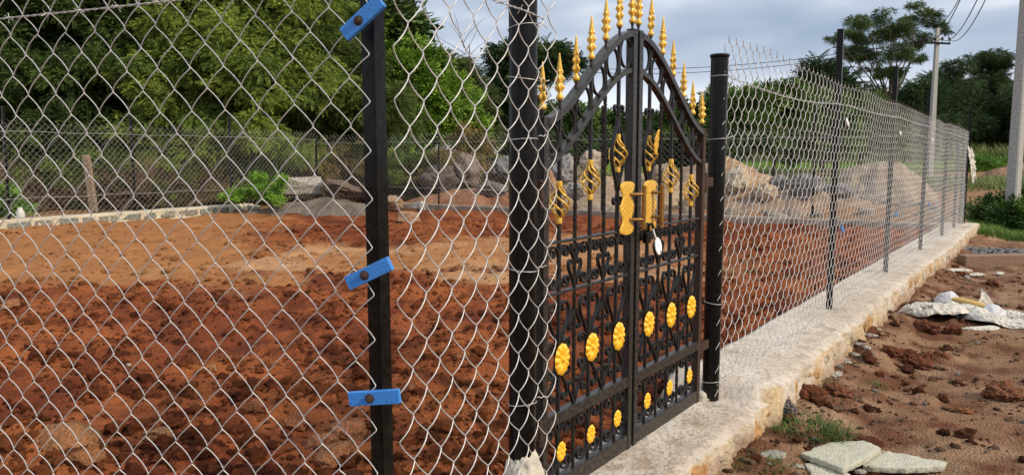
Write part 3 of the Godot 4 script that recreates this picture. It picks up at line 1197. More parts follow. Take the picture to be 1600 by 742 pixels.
# ------------------------------------------------------------------ plinths
func plinth_body(length: float, back: float, front: Callable, top: Callable, foot: float, res: float, tint_at: Callable) -> ArrayMesh:
	# a rough wall along local x; z from -back to front(x)
	var prof_n := 40
	var nx := int(length / res) + 2
	var f := noise(3.0, 211, 4)
	var f2 := noise(14.0, 212, 3)
	var p := PackedVector3Array()
	var c := PackedColorArray()
	for j in prof_n:
		for i in nx:
			var x := length * i / (nx - 1.0)
			var zf: float = front.call(x)
			var ty: float = top.call(x)
			var z := 0.0
			var y := 0.0
			if j < 4:
				z = -back
				y = lerpf(foot, ty, j / 4.0)
			elif j < 28:
				z = lerpf(-back, zf - 0.02, (j - 4) / 24.0)
				y = ty
			elif j == 28:
				z = zf
				y = ty - 0.018
			else:
				z = zf + 0.02 * minf((j - 29) / 8.0, 1.0)
				y = lerpf(ty - 0.03, ty - 0.26, (j - 29) / 9.0)
				if j == prof_n - 1:
					y = foot
			var q := Vector3(x, y, z)
			var w := f.get_noise_3dv(q) * (0.030 if j > 26 else 0.014) + f2.get_noise_3dv(q) * (0.008 if j > 26 else 0.0045)
			if j > 27:
				q.z += w + absf(f.get_noise_2d(x * 2.0, y * 3.0)) * 0.02
				q.y += w * 0.4
			elif j > 3:
				q.y += w * (0.9 if j < 27 else 0.5)
			if j > 25:
				q.z += f.get_noise_1d(x * 1.7) * 0.045
			if i == 0 or i == nx - 1:
				q.y = foot
			elif i == 1 or i == nx - 2:
				q.y = minf(q.y, ty - 0.012)
			p.append(q)
			c.append(tint_at.call(q, j))
	var mb := MB.new()
	mb.grid(p, nx, prof_n, false, true)
	mb.colored = true
	mb.col = c
	return mb.mesh()

func build_plinths() -> void:
	var f := noise(1.3, 220, 3)
	var f3 := noise(5.0, 221, 3)
	var cream := Color(0.54, 0.46, 0.37)
	var pale := Color(0.66, 0.59, 0.51)
	var dirty := Color(0.36, 0.28, 0.20)
	var paint := func(q: Vector3, j: int) -> Color:
		var c := pale.lerp(cream, clampf(0.5 + f.get_noise_3dv(q) * 1.3, 0, 1))
		c = c.lerp(dirty, clampf(f3.get_noise_3dv(q) * 1.6 - 0.2, 0, 0.75))
		if j > 28:
			c = c.lerp(Color(0.60, 0.45, 0.27), clampf(0.45 + f.get_noise_3dv(q * 2.0) * 1.6, 0, 1))
			c = c.lerp(Color(0.33, 0.20, 0.12), smoothstep(-0.09, -0.19, q.y + f3.get_noise_3dv(q) * 0.05) * 0.7)
		return c
	# right of the gate
	var s0 := -0.22
	var pr := thing("stone_plinth", "rough cream concrete plinth under the long right fence, orange stones in its face", "plinth", along(s0), GA, "plinths under the fences")
	var length := 13.9
	put("concrete", plinth_body(length, 0.30, func(x): return 0.275 + 0.02 * sin(x * 0.9), func(x): return lerpf(-0.062, 0.008, smoothstep(0.0, 0.2, x)) + 0.045 * exp(-pow((x - 0.24) / 0.12, 2.0)), -0.5, 0.022, paint), M.concrete, pr)
	var g := RandomNumberGenerator.new()
	g.seed = 5
	var xs := 0.16
	for k in 60:
		var w := g.randf_range(0.09, 0.20)
		if xs + w * 2.0 > length - 0.2:
			break
		var tints := [Color(0.62, 0.36, 0.15), Color(0.60, 0.47, 0.29), Color(0.66, 0.55, 0.39), Color(0.52, 0.40, 0.26), Color(0.64, 0.58, 0.48), Color(0.62, 0.52, 0.38)]
		var st := put("stone", lump(Vector3(w, g.randf_range(0.055, 0.08), 0.035), 300 + k, 3, 0.3, 8, tints[g.randi() % 6] if k > 1 else tints[0]), M.stone, pr)
		st.position = Vector3(xs + w, -0.105 + g.randf_range(-0.02, 0.012), 0.270 + 0.02 * sin((xs + w) * 0.9))
		st.rotation.z = g.randf_range(-0.12, 0.12)
		xs += w * 2.0 + g.randf_range(-0.02, 0.12)
	# the threshold of the gate
	var sill := thing("gate_sill", "rough concrete threshold under the two leaves of the gate", "threshold", along(-2.25), GA)
	put("concrete", plinth_body(2.45, 0.22, func(x): return 0.255 + 0.045 * smoothstep(0.9, 2.0, x) * 0.6, func(x): return -0.055 - 0.01 * sin(x * 2.0), -0.5, 0.014, paint), M.concrete, sill)
	for k in 5:
		var st := put("stone", lump(Vector3(0.10 + 0.02 * k, 0.06, 0.045), 360 + k, 3, 0.3, 7, [Color(0.62, 0.33, 0.13), Color(0.62, 0.50, 0.33)][k % 2]), M.stone, sill)
		st.position = Vector3(1.95 - 0.36 * k, -0.155, 0.285 - 0.02 * k)
	# left of the corner (its top is below the picture)
	var pc := thing("stone_plinth", "rough concrete plinth under the short mesh panel left of the gate", "plinth", along(-2.85), GA, "plinths under the fences")
	put("concrete", plinth_body(0.62, 0.22, func(x): return 0.24, func(x): return -0.03, -0.5, 0.03, paint), M.concrete, pc)
	var pl := thing("stone_plinth", "rough concrete plinth under the left fence at the corner post", "plinth", along(-2.80) + LD * 7.0, -0.3766, "plinths under the fences")
	put("concrete", plinth_body(6.9, 0.22, func(x): return 0.22, func(x): return -0.03, -0.5, 0.05, paint), M.concrete, pl)
	# far left: grey stones in cream mortar
	var d := BACK - LEFTA
	var len2 := d.length() - 2.6
	var pb := thing("stone_plinth", "low plinth of grey stones in cream mortar along the far left fence", "plinth", LEFTA, atan2(-d.z, d.x), "plinths under the fences")
	put("mortar", plinth_body(len2, 0.18, func(x): return 0.17, func(x): return 0.02, -0.5, 0.07, func(q, j): return Color(0.64, 0.58, 0.44).lerp(Color(0.55, 0.48, 0.36), clampf(0.5 + f.get_noise_3dv(q) * 1.5, 0, 1))), M.concrete, pb)
	var x2 := 0.2
	var kk := 0
	while x2 < len2 - 0.3:
		var w := g.randf_range(0.15, 0.31)
		var st := put("stone", lump(Vector3(w, 0.085, 0.04), 400 + kk, 3, 0.16, 2, Color(0.33, 0.34, 0.29).lerp(Color(0.44, 0.42, 0.33), g.randf()), false, 0.8), M.stone, pb)
		st.position = Vector3(x2 + w, -0.105 + g.randf_range(-0.012, 0.012), 0.182)
		x2 += w * 2.0 + g.randf_range(0.04, 0.10)
		kk += 1
	var d3 := RIGHT - BACK
	var pd := thing("stone_plinth", "low grey concrete kerb along the far right fence, before the heaps", "plinth", BACK + d3.normalized() * 3.0, atan2(-d3.z, d3.x), "plinths under the fences")
	put("concrete", plinth_body(d3.length() - 3.0, 0.14, func(x): return 0.14, func(x): return -0.01, -0.5, 0.08, func(q, j): return Color(0.40, 0.32, 0.25).lerp(Color(0.28, 0.22, 0.17), clampf(0.5 + f.get_noise_3dv(q) * 1.5, 0, 1))), M.concrete, pd)

# ------------------------------------------------------------------ plants
func leaflet(mb: MB, base: Vector3, dir: Vector3, side_: Vector3, l: float, w: float, fold := 0.25) -> void:
	var up := dir.cross(side_).normalized()
	var a := base
	var m := base + dir * l * 0.45
	var tip := base + dir * l - up * l * 0.12
	var e1 := m + side_ * w + up * w * fold
	var e2 := m - side_ * w + up * w * fold
	mb.flat_tri(a, e1, tip)
	mb.flat_tri(a, tip, e2)

func feather_spray(sd: int, pairs := 9, leaf := 0.23, wide := 0.045) -> ArrayMesh:   # a drooping compound leaf, 1 long
	var g := RandomNumberGenerator.new()
	g.seed = sd
	var mb := MB.new()
	for k in pairs:
		var t := (k + 0.6) / pairs
		var c := Vector3(0.0, -0.42 * t * t, t)
		var l := leaf * (0.65 + 0.6 * sin(PI * clampf(t * 0.9 + 0.08, 0, 1)))
		for s in [-1.0, 1.0]:
			var dir := Vector3(s * 0.86, -0.22 - 0.2 * t + g.randf_range(-0.2, 0.2), 0.42 + g.randf_range(-0.15, 0.15)).normalized()
			var sd2 := Vector3(0.3 * s, 0.15 + g.randf_range(-0.3, 0.3), 1).normalized()
			leaflet(mb, c, dir, sd2, l, wide)
	return mb.mesh()

func broad_spray(sd: int, count := 8, wide := 0.14) -> ArrayMesh:
	var g := RandomNumberGenerator.new()
	g.seed = sd
	var mb := MB.new()
	for k in count:
		var a := TAU * k / count + g.randf() * 0.6
		var rise := g.randf_range(-0.5, 0.35)
		var dir := Vector3(cos(a), rise - 0.15, sin(a)).normalized()
		var side_ := Vector3(-sin(a), g.randf_range(-0.5, 0.5), cos(a)).normalized()
		leaflet(mb, dir * 0.12 + Vector3(0, g.randf_range(-0.3, 0.3), 0), dir, side_, g.randf_range(0.45, 0.75), wide, 0.3)
	return mb.mesh()

func twig_spray(sd: int) -> ArrayMesh:
	var g := RandomNumberGenerator.new()
	g.seed = sd
	var mb := MB.new()
	for k in 7:
		var dir := Vector3(g.randfn() * 0.5, 1.0 + g.randfn() * 0.3, g.randfn() * 0.5).normalized()
		var p := PackedVector3Array()
		var q := Vector3(g.randfn(), 0, g.randfn()) * 0.12
		for i in 4:
			p.append(q)
			dir = (dir + Vector3(g.randfn(), g.randfn() * 0.6 - 0.15, g.randfn()) * 0.28).normalized()
			q += dir * 0.33
		mb.tube(p, [0.011, 0.009, 0.006, 0.003], 3)
	return mb.mesh()

var sprays := {}

# leaves through a set of ellipsoids [centre, radii]; where ragged noise is low they are left out
func crown(parent: Node3D, called: String, clumps: Array, count: int, spray: ArrayMesh, size: float, m: Material, sd: int, ca: Color, cb: Color, ragged := 0.1, shell := 0.36, kind := "stuff") -> void:
	var g := RandomNumberGenerator.new()
	g.seed = sd
	var gaps := noise(0.55, sd, 3)
	var weight := PackedFloat32Array()
	var total := 0.0
	for c in clumps:
		var r: Vector3 = c[1]
		total += pow(r.x * r.y * r.z, 0.72)
		weight.append(total)
	var mm := MultiMesh.new()
	mm.transform_format = MultiMesh.TRANSFORM_3D
	mm.use_colors = true
	mm.mesh = spray
	mm.instance_count = count
	var made := 0
	var per := 70 if count > 3000 else 30
	var tries := 0
	while made < count and tries < count:
		tries += 1
		# a clump of leaves somewhere near the outside of one ellipsoid
		var w := g.randf() * total
		var k := 0
		while weight[k] < w:
			k += 1
		var cc: Vector3 = clumps[k][0]
		var rr: Vector3 = clumps[k][1]
		var dir := Vector3(g.randfn(), g.randfn(), g.randfn()).normalized()
		var mid := cc + dir * rr * (pow(g.randf(), shell) * g.randf_range(0.85, 1.08))
		var v := gaps.get_noise_3dv(mid + parent.position)
		if v < -0.25 + ragged and g.randf() < 0.93:
			continue
		var cr: float = size * g.randf_range(1.1, 2.3)
		cr = minf(cr, minf(rr.x, rr.y) * 0.75)
		var tc := clampf(0.5 + v * 0.6 + g.randfn() * 0.42, 0, 1)
		var num := mini(count - made, int(per * g.randf_range(0.5, 1.3)))
		for i in num:
			var e := Vector3(g.randfn(), g.randfn(), g.randfn()).normalized()
			var p := mid + e * Vector3(1.15, 0.62, 1.15) * cr * pow(g.randf(), 0.45)
			var out := (e * Vector3(1, 0.6, 1) + dir * 0.5 + Vector3(g.randfn(), g.randfn() * 0.6, g.randfn()) * 0.4).normalized()
			if absf(out.y) > 0.97:
				out = Vector3(0.3, out.y, 0.1).normalized()
			var xb := Vector3.UP.cross(out).normalized()
			var b := Basis(xb, out.cross(xb), out) * Basis(Vector3.BACK, g.randfn() * 0.5)
			var s := size * g.randf_range(0.6, 1.25)
			mm.set_instance_transform(made, Transform3D(b.scaled(Vector3.ONE * s), p))
			mm.set_instance_color(made, ca.lerp(cb, clampf(tc + g.randfn() * 0.2, 0, 1)))
			made += 1
	mm.visible_instance_count = made
	var mi := MultiMeshInstance3D.new()
	mi.name = numbered(called, parent)
	mi.multimesh = mm
	mi.material_override = m
	parent.add_child(mi, true)
	if kind:
		mi.set_meta("kind", kind)

func limb(parent: Node, called: String, a: Vector3, b: Vector3, r0: float, r1: float, sd: int, sway := 0.12) -> void:
	var g := RandomNumberGenerator.new()
	g.seed = sd
	var p := PackedVector3Array()
	var rs := []
	var off := Vector3(g.randfn(), g.randfn() * 0.4, g.randfn()) * sway * a.distance_to(b)
	for i in 9:
		var t := i / 8.0
		p.append(a.lerp(b, t) + off * sin(PI * t) * 0.6 + Vector3(g.randfn(), 0, g.randfn()) * r0 * 0.25)
		rs.append(lerpf(r0, r1, pow(t, 0.8)) * (1.25 if i == 0 else 1.0))
	var mb := MB.new()
	mb.tube(p, rs, 8)
	put(called, mb.mesh(), M.bark, parent)

func tree(called: String, label: String, cat: String, base: Vector3, group: String, clumps: Array, count: int, spray: ArrayMesh, size: float, sd: int, ca: Color, cb: Color, trunk_r := 0.2, fork := 0.3, ragged := 0.1, branches := 6) -> Node3D:
	# clumps hold world positions
	base.y = soil(base.x, -base.z)
	var o := thing(called, label, cat, base, 0.0, group)
	var loc := []
	var mid := Vector3.ZERO
	for c in clumps:
		loc.append([c[0] - base, c[1]])
		mid += (c[0] - base) / clumps.size()
	var top := Vector3(mid.x * 0.5, maxf(0.4, mid.y * fork), mid.z * 0.5)
	limb(o, "trunk", Vector3(0, -0.2, 0), top, trunk_r, trunk_r * 0.75, sd)
	for k in mini(branches, loc.size()):
		var c: Array = loc[k * loc.size() / mini(branches, loc.size())]
		limb(o, "branch", top, c[0], trunk_r * 0.55, trunk_r * 0.12, sd + k)
	crown(o, "crown", loc, count, spray, size, M.leaf, sd, ca, cb, ragged)
	return o

func ell(px: float, py: float, depth: float, rx: float, ry: float, rz := 0.0) -> Array:   # px radii
	var k := depth / FPX
	return [at(px, py, depth), Vector3(rx * k, ry * k, (rz if rz > 0 else rx) * k)]

func build_plants() -> void:
	var feather := feather_spray(1, 6, 0.30, 0.105)
	var feather_big := feather_spray(2, 8, 0.26, 0.06)
	var broad := broad_spray(3)
	var long_leaf := broad_spray(4, 9, 0.085)
	var twig := twig_spray(5)
	var dk := Color(0.036, 0.060, 0.020)
	var md := Color(0.105, 0.175, 0.042)
	var yl := Color(0.275, 0.36, 0.065)
	# the thicket beyond the far left fence
	tree("feathery_tree", "dark feathery tree at the far left behind the stump, in shade", "tree", on_level(70, 318, -0.2) + Vector3(-1.0, 0, -6.0), "trees beyond the far left fence",
		[ell(40, 60, 25, 150, 95), ell(150, 130, 24.5, 120, 60), ell(-60, 120, 25, 130, 80), ell(90, -60, 26, 190, 100), ell(220, 60, 25.5, 80, 70), ell(20, 175, 24.5, 130, 40), ell(120, 205, 23.8, 80, 30), ell(30, 240, 23.5, 60, 28), ell(190, 245, 23.6, 55, 28)],
		50000, feather, 0.25, 11, dk, md, 0.28, 0.35, 0.18)
	tree("feathery_tree", "tall yellowish green feathery tree in the middle of the thicket", "tree", on_level(285, 318, -0.2) + Vector3(-1.0, 0, -4.5), "trees beyond the far left fence",
		[ell(300, 40, 25.5, 110, 80), ell(380, 90, 25, 110, 70), ell(270, 120, 24.6, 95, 60), ell(440, 20, 26.5, 110, 80), ell(340, 165, 24.5, 110, 50), ell(250, 205, 24.2, 70, 32), ell(400, 205, 24.6, 60, 30), ell(310, 240, 24.2, 60, 30), ell(440, 235, 25.2, 55, 28), ell(330, -60, 27, 180, 100), ell(450, 120, 25.5, 80, 60)],
		66000, feather, 0.24, 12, md, yl, 0.30, 0.35, 0.12)
	tree("feathery_tree", "drooping dark green feathery tree behind the corner post", "tree", on_level(500, 312, -0.2) + Vector3(0, 0, -4.0), "trees beyond the far left fence",
		[ell(500, 110, 28, 95, 60), ell(550, 160, 27.5, 85, 45), ell(470, 165, 27.5, 80, 40), ell(600, 185, 28, 70, 35), ell(520, 215, 27.4, 60, 30)],
		32000, feather, 0.25, 13, Color(0.06, 0.095, 0.026), Color(0.14, 0.20, 0.045), 0.22, 0.35, 0.10)
	tree("leafy_tree", "sunlit bright green broad leaved tree left of the round gate post", "tree", at(640, 262, 34), "trees beyond the far left fence",
		[ell(545, 72, 32, 65, 55), ell(628, 112, 31.5, 65, 60), ell(683, 162, 31, 55, 50), ell(600, 150, 31, 70, 60), ell(655, 200, 30.5, 58, 48), ell(500, 50, 32, 60, 50), ell(726, 190, 32.5, 32, 48), ell(610, 222, 30.5, 60, 36)],
		26000, broad, 0.30, 14, Color(0.095, 0.18, 0.024), Color(0.24, 0.38, 0.05), 0.25, 0.35, 0.06)
	tree("feathery_tree", "soft dull green tree peeping out behind the sunlit broad leaved tree", "tree", at(735, 262, 38), "trees beyond the far left fence",
		[ell(690, 118, 36, 40, 30), ell(733, 155, 36, 30, 36), ell(744, 205, 35.5, 26, 46)],
		12000, feather, 0.32, 15, Color(0.07, 0.10, 0.03), Color(0.14, 0.17, 0.06), 0.15, 0.4, 0.0)
	for k in 3:   # the wood behind, seen through gaps
		tree("thicket_tree", ["dark tree deep in the thicket, at the left edge", "dark tree deep in the thicket, behind the yellowish tree", "dark tree deep in the thicket, behind the corner post"][k], "tree", at(60 + 210 * k, 262, 36), "trees beyond the far left fence",
			[ell(60 + 210 * k, 60, 34, 170, 130), ell(60 + 210 * k, 190, 33, 160, 70)], 6500, broad, 0.85, 20 + k, dk * 0.9, md * 0.7, 0.3, 0.4, 0.0, 2)
	# undergrowth along the far left fence
	var spots := [[10, 1.6], [75, 1.4], [150, 1.7], [225, 1.5], [300, 1.7], [370, 1.5], [440, 1.8], [505, 2.0], [570, 1.9], [640, 1.9], [700, 1.8]]
	var words := ["behind the fence at the left edge", "behind the first bay of the far fence", "behind the grey stump", "right of the grey stump", "below the yellowish tree", "behind the third far post", "behind the bright green weeds", "behind the square stone block", "left behind the corner post", "right behind the corner post", "left of the big boulders"]
	for k in spots.size():
		var px: float = spots[k][0]
		var base := on_level(px, 330.0 if px < 400 else 318.0, -0.15) + Vector3(0, 0, -1.8)
		base.z = minf(base.z, -(24.1 if px > 420 else 18.6 + px * 0.014) - 1.2)
		base = at(px, 0, -base.z)
		base.y = soil(base.x, -base.z)
		var o := thing("dry_bush", "dry brown brush with thin green leaves " + words[k], "bush", base, 0.0, "undergrowth along the far fence")
		var h: float = spots[k][1]
		crown(o, "stems", [[Vector3(0, h * 0.2, 0), Vector3(1.1, h * 0.3, 0.9)]], 150, twig, 1.05, M.dry, 60 + k, Color(0.07, 0.045, 0.03), Color(0.26, 0.18, 0.11), -1.0, 0.6)
		var gr := k in [0, 1, 2, 3, 5, 6, 9]
		crown(o, "leaves", [[Vector3(0, h * 0.55, 0), Vector3(1.25, h * 0.62, 1.0)]], 1700, long_leaf, 0.17, M.leaf, 80 + k, Color(0.06, 0.105, 0.024) if gr else Color(0.10, 0.095, 0.035), Color(0.20, 0.29, 0.06) if gr else Color(0.30, 0.25, 0.10), 0.15, 0.5)
	var weeds := thing("green_weed", "fresh bright green weeds growing at the foot of the far fence", "weed", at(415, 318, 20.6))
	crown(weeds, "leaves", [[Vector3(-0.25, 0.5, 0), Vector3(0.35, 0.45, 0.4)], [Vector3(0.15, 0.3, 0.2), Vector3(0.5, 0.3, 0.4)], [Vector3(-0.7, 0.2, 0.1), Vector3(0.4, 0.22, 0.3)], [Vector3(0.4, 0.62, -0.1), Vector3(0.22, 0.35, 0.25)]], 620, broad, 0.14, M.leaf, 91, Color(0.10, 0.22, 0.03), Color(0.22, 0.40, 0.05), -1.0, 0.6)
	var weed2 := thing("green_weed", "small green weed against the inside of the far fence at the left edge", "weed", at(8, 335, 17.6))
	crown(weed2, "leaves", [[Vector3(0, 0.25, 0), Vector3(0.5, 0.4, 0.4)]], 420, broad, 0.16, M.leaf, 92, Color(0.08, 0.17, 0.03), Color(0.18, 0.32, 0.05), -1.0, 0.6)
	var fl := thing("flowering_bush", "bush with orange tinged leaves above the big boulders", "bush", at(742, 285, 27.5))
	crown(fl, "leaves", [[Vector3(0, 1.3, 0), Vector3(0.75, 0.8, 0.6)]], 1100, broad, 0.2, M.leaf, 93, Color(0.12, 0.15, 0.04), Color(0.32, 0.20, 0.07), -0.1, 0.5)
	# bare twigs above
	var bare := thing("bare_tree", "leafless thin twigs above the broad leaved tree", "tree", at(742, 262, 33))
	bare.position.y = soil(bare.position.x, -bare.position.z)
	limb(bare, "trunk", Vector3(0, -0.2, 0), at(733, 70, 33) - bare.position, 0.06, 0.02, 5, 0.02)
	for k in 7:
		var q := at(733 - 2 * k, 95 - 5 * k, 33) - bare.position
		limb(bare, "branch", q, q + Vector3([-0.9, 0.7, -1.2, 0.5, -0.6, 0.9, -0.3][k], 0.5 + 0.12 * k, 0.2 * sin(k * 2.0)), 0.016, 0.006, 40 + k, 0.12)
	# beyond the gate
	tree("dark_tree", "dark feathery tree behind the round gate post, next to the far pole", "tree", at(815, 250, 52), "trees far beyond the plot",
		[ell(850, 95, 50, 34, 22), ell(805, 110, 50, 38, 26), ell(880, 108, 51, 22, 12), ell(790, 165, 50, 35, 25), ell(830, 190, 50, 32, 22), ell(780, 215, 50, 30, 25)],
		5200, feather_big, 0.85, 31, Color(0.022, 0.045, 0.018), Color(0.06, 0.10, 0.03), 0.2, 0.5, 0.1)
	var hedge := [[890, 195, 45, 44, 32, 30], [950, 205, 47, 40, 30, 32], [1020, 208, 46, 44, 32, 33], [1085, 200, 44, 44, 36, 34], [1150, 185, 42, 52, 42, 35], [1215, 178, 43, 52, 46, 36], [1275, 190, 44, 48, 48, 37], [1345, 185, 50, 50, 40, 38]]
	var hw := ["seen under the left arch of the gate", "seen left of the middle of the gate", "seen right of the middle of the gate", "seen behind the right edge of the gate", "just right of the capped gate post", "with a pale sunlit top, right of the capped gate post", "in front of the dark tree", "below the tall umbrella tree"]
	for k in hedge.size():
		var e: Array = hedge[k]
		tree("hedge_bush", "large rounded green bush " + hw[k], "bush", at(e[0], 250, e[2]), "bushes beyond the far right fence",
			[ell(e[0], e[1], e[2], e[3], e[4]), ell(e[0] - 25, e[1] + 25, e[2] - 1, e[3] * 0.8, e[4] * 0.7), ell(e[0] + 25, e[1] + 25, e[2] - 1, e[3] * 0.8, e[4] * 0.7)],
			3600, broad, 0.5, 100 + k, Color(0.045, 0.085, 0.022), Color(0.15, 0.23, 0.055), 0.12, 0.4, -0.05, 3)
	tree("dark_tree", "dark pointed tree behind the second bay of the right fence", "tree", at(1290, 240, 56), "trees far beyond the plot",
		[ell(1282, 130, 55, 26, 26), ell(1300, 160, 55, 38, 35), ell(1265, 170, 55, 30, 30), ell(1325, 185, 55, 36, 28)], 4200, feather_big, 0.9, 41, Color(0.022, 0.045, 0.018), Color(0.055, 0.095, 0.03), 0.2, 0.5, 0.05)
	# the tall umbrella tree
	var um := []
	for q in [[1328, 56, 24, 9], [1350, 33, 30, 12], [1388, 22, 26, 12], [1420, 8, 22, 9], [1440, 28, 30, 13], [1466, 44, 20, 10], [1340, 84, 26, 9], [1372, 60, 32, 14], [1408, 50, 34, 15], [1440, 62, 26, 11], [1316, 76, 14, 7], [1366, 92, 28, 11], [1400, 82, 30, 13], [1430, 90, 20, 8], [1352, 112, 16, 7], [1392, 112, 22, 9], [1395, 35, 30, 12], [1306, 60, 12, 6]]:
		um.append(ell(q[0], q[1], 60 + 2.0 * sin(q[0]), q[2] * 0.86, q[3] * 0.72))
	var u := tree("umbrella_tree", "tall spreading umbrella shaped tree against the sky behind the right fence", "tree", at(1398, 232, 60), "", um, 11500, feather_big, 0.34, 51, Color(0.05, 0.09, 0.035), Color(0.14, 0.20, 0.065), 0.15, 0.5, 0.17, 18)
	# the grove on the right
	var gv := [
		["feathery dark tree left of the far concrete pole", [[1350, 170, 40, 30], [1385, 195, 40, 25], [1330, 200, 30, 25]]],
		["feathery tree of tiers just right of the far concrete pole", [[1490, 105, 26, 12], [1470, 125, 22, 12], [1505, 130, 28, 14], [1480, 155, 34, 18], [1510, 165, 24, 18]]],
		["feathery tree with a wide tufted top left of the near concrete pole", [[1548, 92, 26, 10], [1530, 104, 16, 8], [1562, 108, 18, 9], [1545, 125, 24, 12], [1535, 150, 30, 18], [1568, 140, 14, 10]]],
		["dark tree in the grove over the maize", [[1440, 150, 30, 20], [1430, 180, 40, 28], [1460, 200, 36, 22]]],
		["dark low tree at the foot of the grove, right of the far pole", [[1500, 190, 44, 25], [1470, 205, 30, 16]]],
		["dark low tree at the right end of the grove", [[1560, 175, 40, 28], [1590, 190, 36, 24], [1540, 205, 34, 16]]],
		["dark tree behind the near concrete pole", [[1605, 160, 26, 26], [1625, 190, 36, 30]]]]
	for k in gv.size():
		var cl := []
		for q in gv[k][1]:
			cl.append(ell(q[0], q[1], 86 + 3 * (k % 3), q[2], q[3]))
		tree("grove_tree", gv[k][0], "tree", at(gv[k][1][0][0], 235, 87 + 3 * (k % 3)), "trees of the grove on the right", cl, 6500, feather_big, 0.62, 120 + k, Color(0.032, 0.062, 0.028), Color(0.09, 0.14, 0.05), 0.25, 0.6, 0.12, 5)
	for k in 5:
		tree("grove_tree", ["dark trunked tree in the back row of the grove, left end", "dark trunked tree in the back row of the grove, left of the far pole", "dark trunked tree in the back row of the grove, behind the far pole", "dark trunked tree in the back row of the grove, over the field", "dark trunked tree in the back row of the grove, right end"][k], "tree", at(1340 + 62 * k, 235, 98), "trees of the grove on the right",
			[ell(1340 + 62 * k, 195, 97, 42, 32), ell(1360 + 62 * k, 175, 98, 30, 20)], 2600, broad, 1.5, 140 + k, Color(0.016, 0.032, 0.016), Color(0.035, 0.06, 0.024), 0.25, 0.6, -0.2, 2)
	# field: rice in front, maize behind
	blades_field("rice_field", Vector3(40, 0, -69), Vector2(34, 12), 5200, 0.75, 0.55, Color(0.14, 0.27, 0.03), Color(0.24, 0.40, 0.05), 61)
	blades_field("maize_field", Vector3(46, 0, -82), Vector2(44, 5), 5200, 2.6, 0.5, Color(0.12, 0.15, 0.05), Color(0.25, 0.28, 0.09), 62)
	blades_field("grass", Vector3(13, 0, -38), Vector2(24, 5), 4200, 0.7, 0.5, Color(0.10, 0.15, 0.04), Color(0.24, 0.28, 0.10), 63)
	for q in [[1530, 268, 58, 1.1], [1556, 262, 60, 1.2], [1518, 262, 62, 0.9]]:
		var b := thing("field_bush", ["low bright green bush at the edge of the rice field, by the road", "low bright green bush at the edge of the rice field, left of the near pole", "low bright green bush by the rice field, at the end of the fence"][[1530, 1556, 1518].find(q[0])], "bush", at(q[0], q[1], q[2]))
		b.position.y = soil(b.position.x, -b.position.z)
		crown(b, "leaves", [[Vector3(0, 0.4, 0), Vector3(1.3 * q[3], 0.75, 1.0)]], 900, broad, 0.4, M.leaf, int(q[0]), Color(0.09, 0.19, 0.03), Color(0.19, 0.33, 0.05), -1.0, 0.5)
	# the bush round the near pole
	for k in 3:
		var q: Array = [[1556, 352, 16.9, 0.42], [1590, 345, 16.3, 0.5], [1612, 352, 17.2, 0.6]][k]
		var b := thing("roadside_bush", ["dark leafy bush left of the foot of the near concrete pole", "leafy bush right of the foot of the near concrete pole", "leafy bush at the right edge of the picture"][k], "bush", at(q[0], q[1], q[2]), 0.0, "bushes at the near pole")
		b.position.y = soil(b.position.x, -b.position.z)
		crown(b, "leaves", [[Vector3(0, q[3] * 0.8, 0), Vector3(q[3], q[3] * 0.9, q[3])]], 900, broad, 0.15, M.leaf, 160 + k, Color(0.035, 0.075, 0.02), Color(0.12, 0.20, 0.04), -0.3, 0.5)
	blades_field("grass", at(1585, 366, 15.6), Vector2(1.5, 0.6), 1500, 0.28, 0.06, Color(0.08, 0.15, 0.03), Color(0.22, 0.32, 0.07), 66)
	# tufts along the plinth
	var tufts := [[1270, 676, 0.31, 420, "dense dark green tuft of grass beside the stone slabs"], [1266, 602, 0.24, 170, "small bright tuft of grass against the plinth"], [1180, 726, 0.22, 150, "sparse tuft of grass below the small grey stone"], [1356, 604, 0.20, 110, "thin trailing tuft of grass on bare soil"], [1375, 632, 0.10, 36, "tiny tuft of grass below the trailing one"], [1188, 696, 0.13, 70, "short tuft of grass at the foot of the threshold stones"], [1125, 722, 0.15, 90, "grey green tuft of grass at the corner of the gate threshold"], [1245, 632, 0.12, 60, "small tuft of grass by a dark clod"], [1240, 715, 0.10, 40, "small tuft of grass left of the slabs"]]
	for k in tufts.size():
		var tf: Array = tufts[k]
		var p := on_soil(tf[0], tf[1])
		var o := thing("grass_tuft", tf[4], "grass tuft", p, 0.0, "grass tufts along the plinth")
		var mb := MB.new()
		mb.colored = true
		var g := RandomNumberGenerator.new()
		g.seed = 900 + k
		for i in tf[3]:
			var a := g.randf() * TAU
			var r: float = tf[2] * 0.55 * sqrt(g.randf())
			mb.tint = Color(0.035, 0.085, 0.018).lerp(Color(0.14, 0.22, 0.05), g.randf() * (1.0 if k else 0.65))
			if g.randf() < 0.08:
				mb.tint = Color(0.34, 0.28, 0.12)
			blade(mb, Vector3(cos(a) * r * 1.25, -0.02, sin(a) * r * 0.9), a + g.randfn() * 0.7, tf[2] * g.randf_range(0.22, 0.5), g)
		put("blades", mb.mesh(), M.leaf, o)

func blade(mb: MB, p: Vector3, a: float, l: float, g: RandomNumberGenerator) -> void:
	var out := Vector3(cos(a), 0, sin(a))
	var sd := Vector3(-sin(a), 0, cos(a)) * l * 0.028
	var q := p
	var dir := (Vector3.UP + out * g.randf_range(0.15, 1.0)).normalized()
	for i in 3:
		var e := q + dir * l / 3.0
		var w0 := 1.0 - i / 3.2
		var w1 := 1.0 - (i + 1) / 3.2
		mb.flat_quad(q - sd * w0, q + sd * w0, e + sd * w1, e - sd * w1)
		q = e
		dir = (dir + out * 0.45 - Vector3.UP * 0.32).normalized()

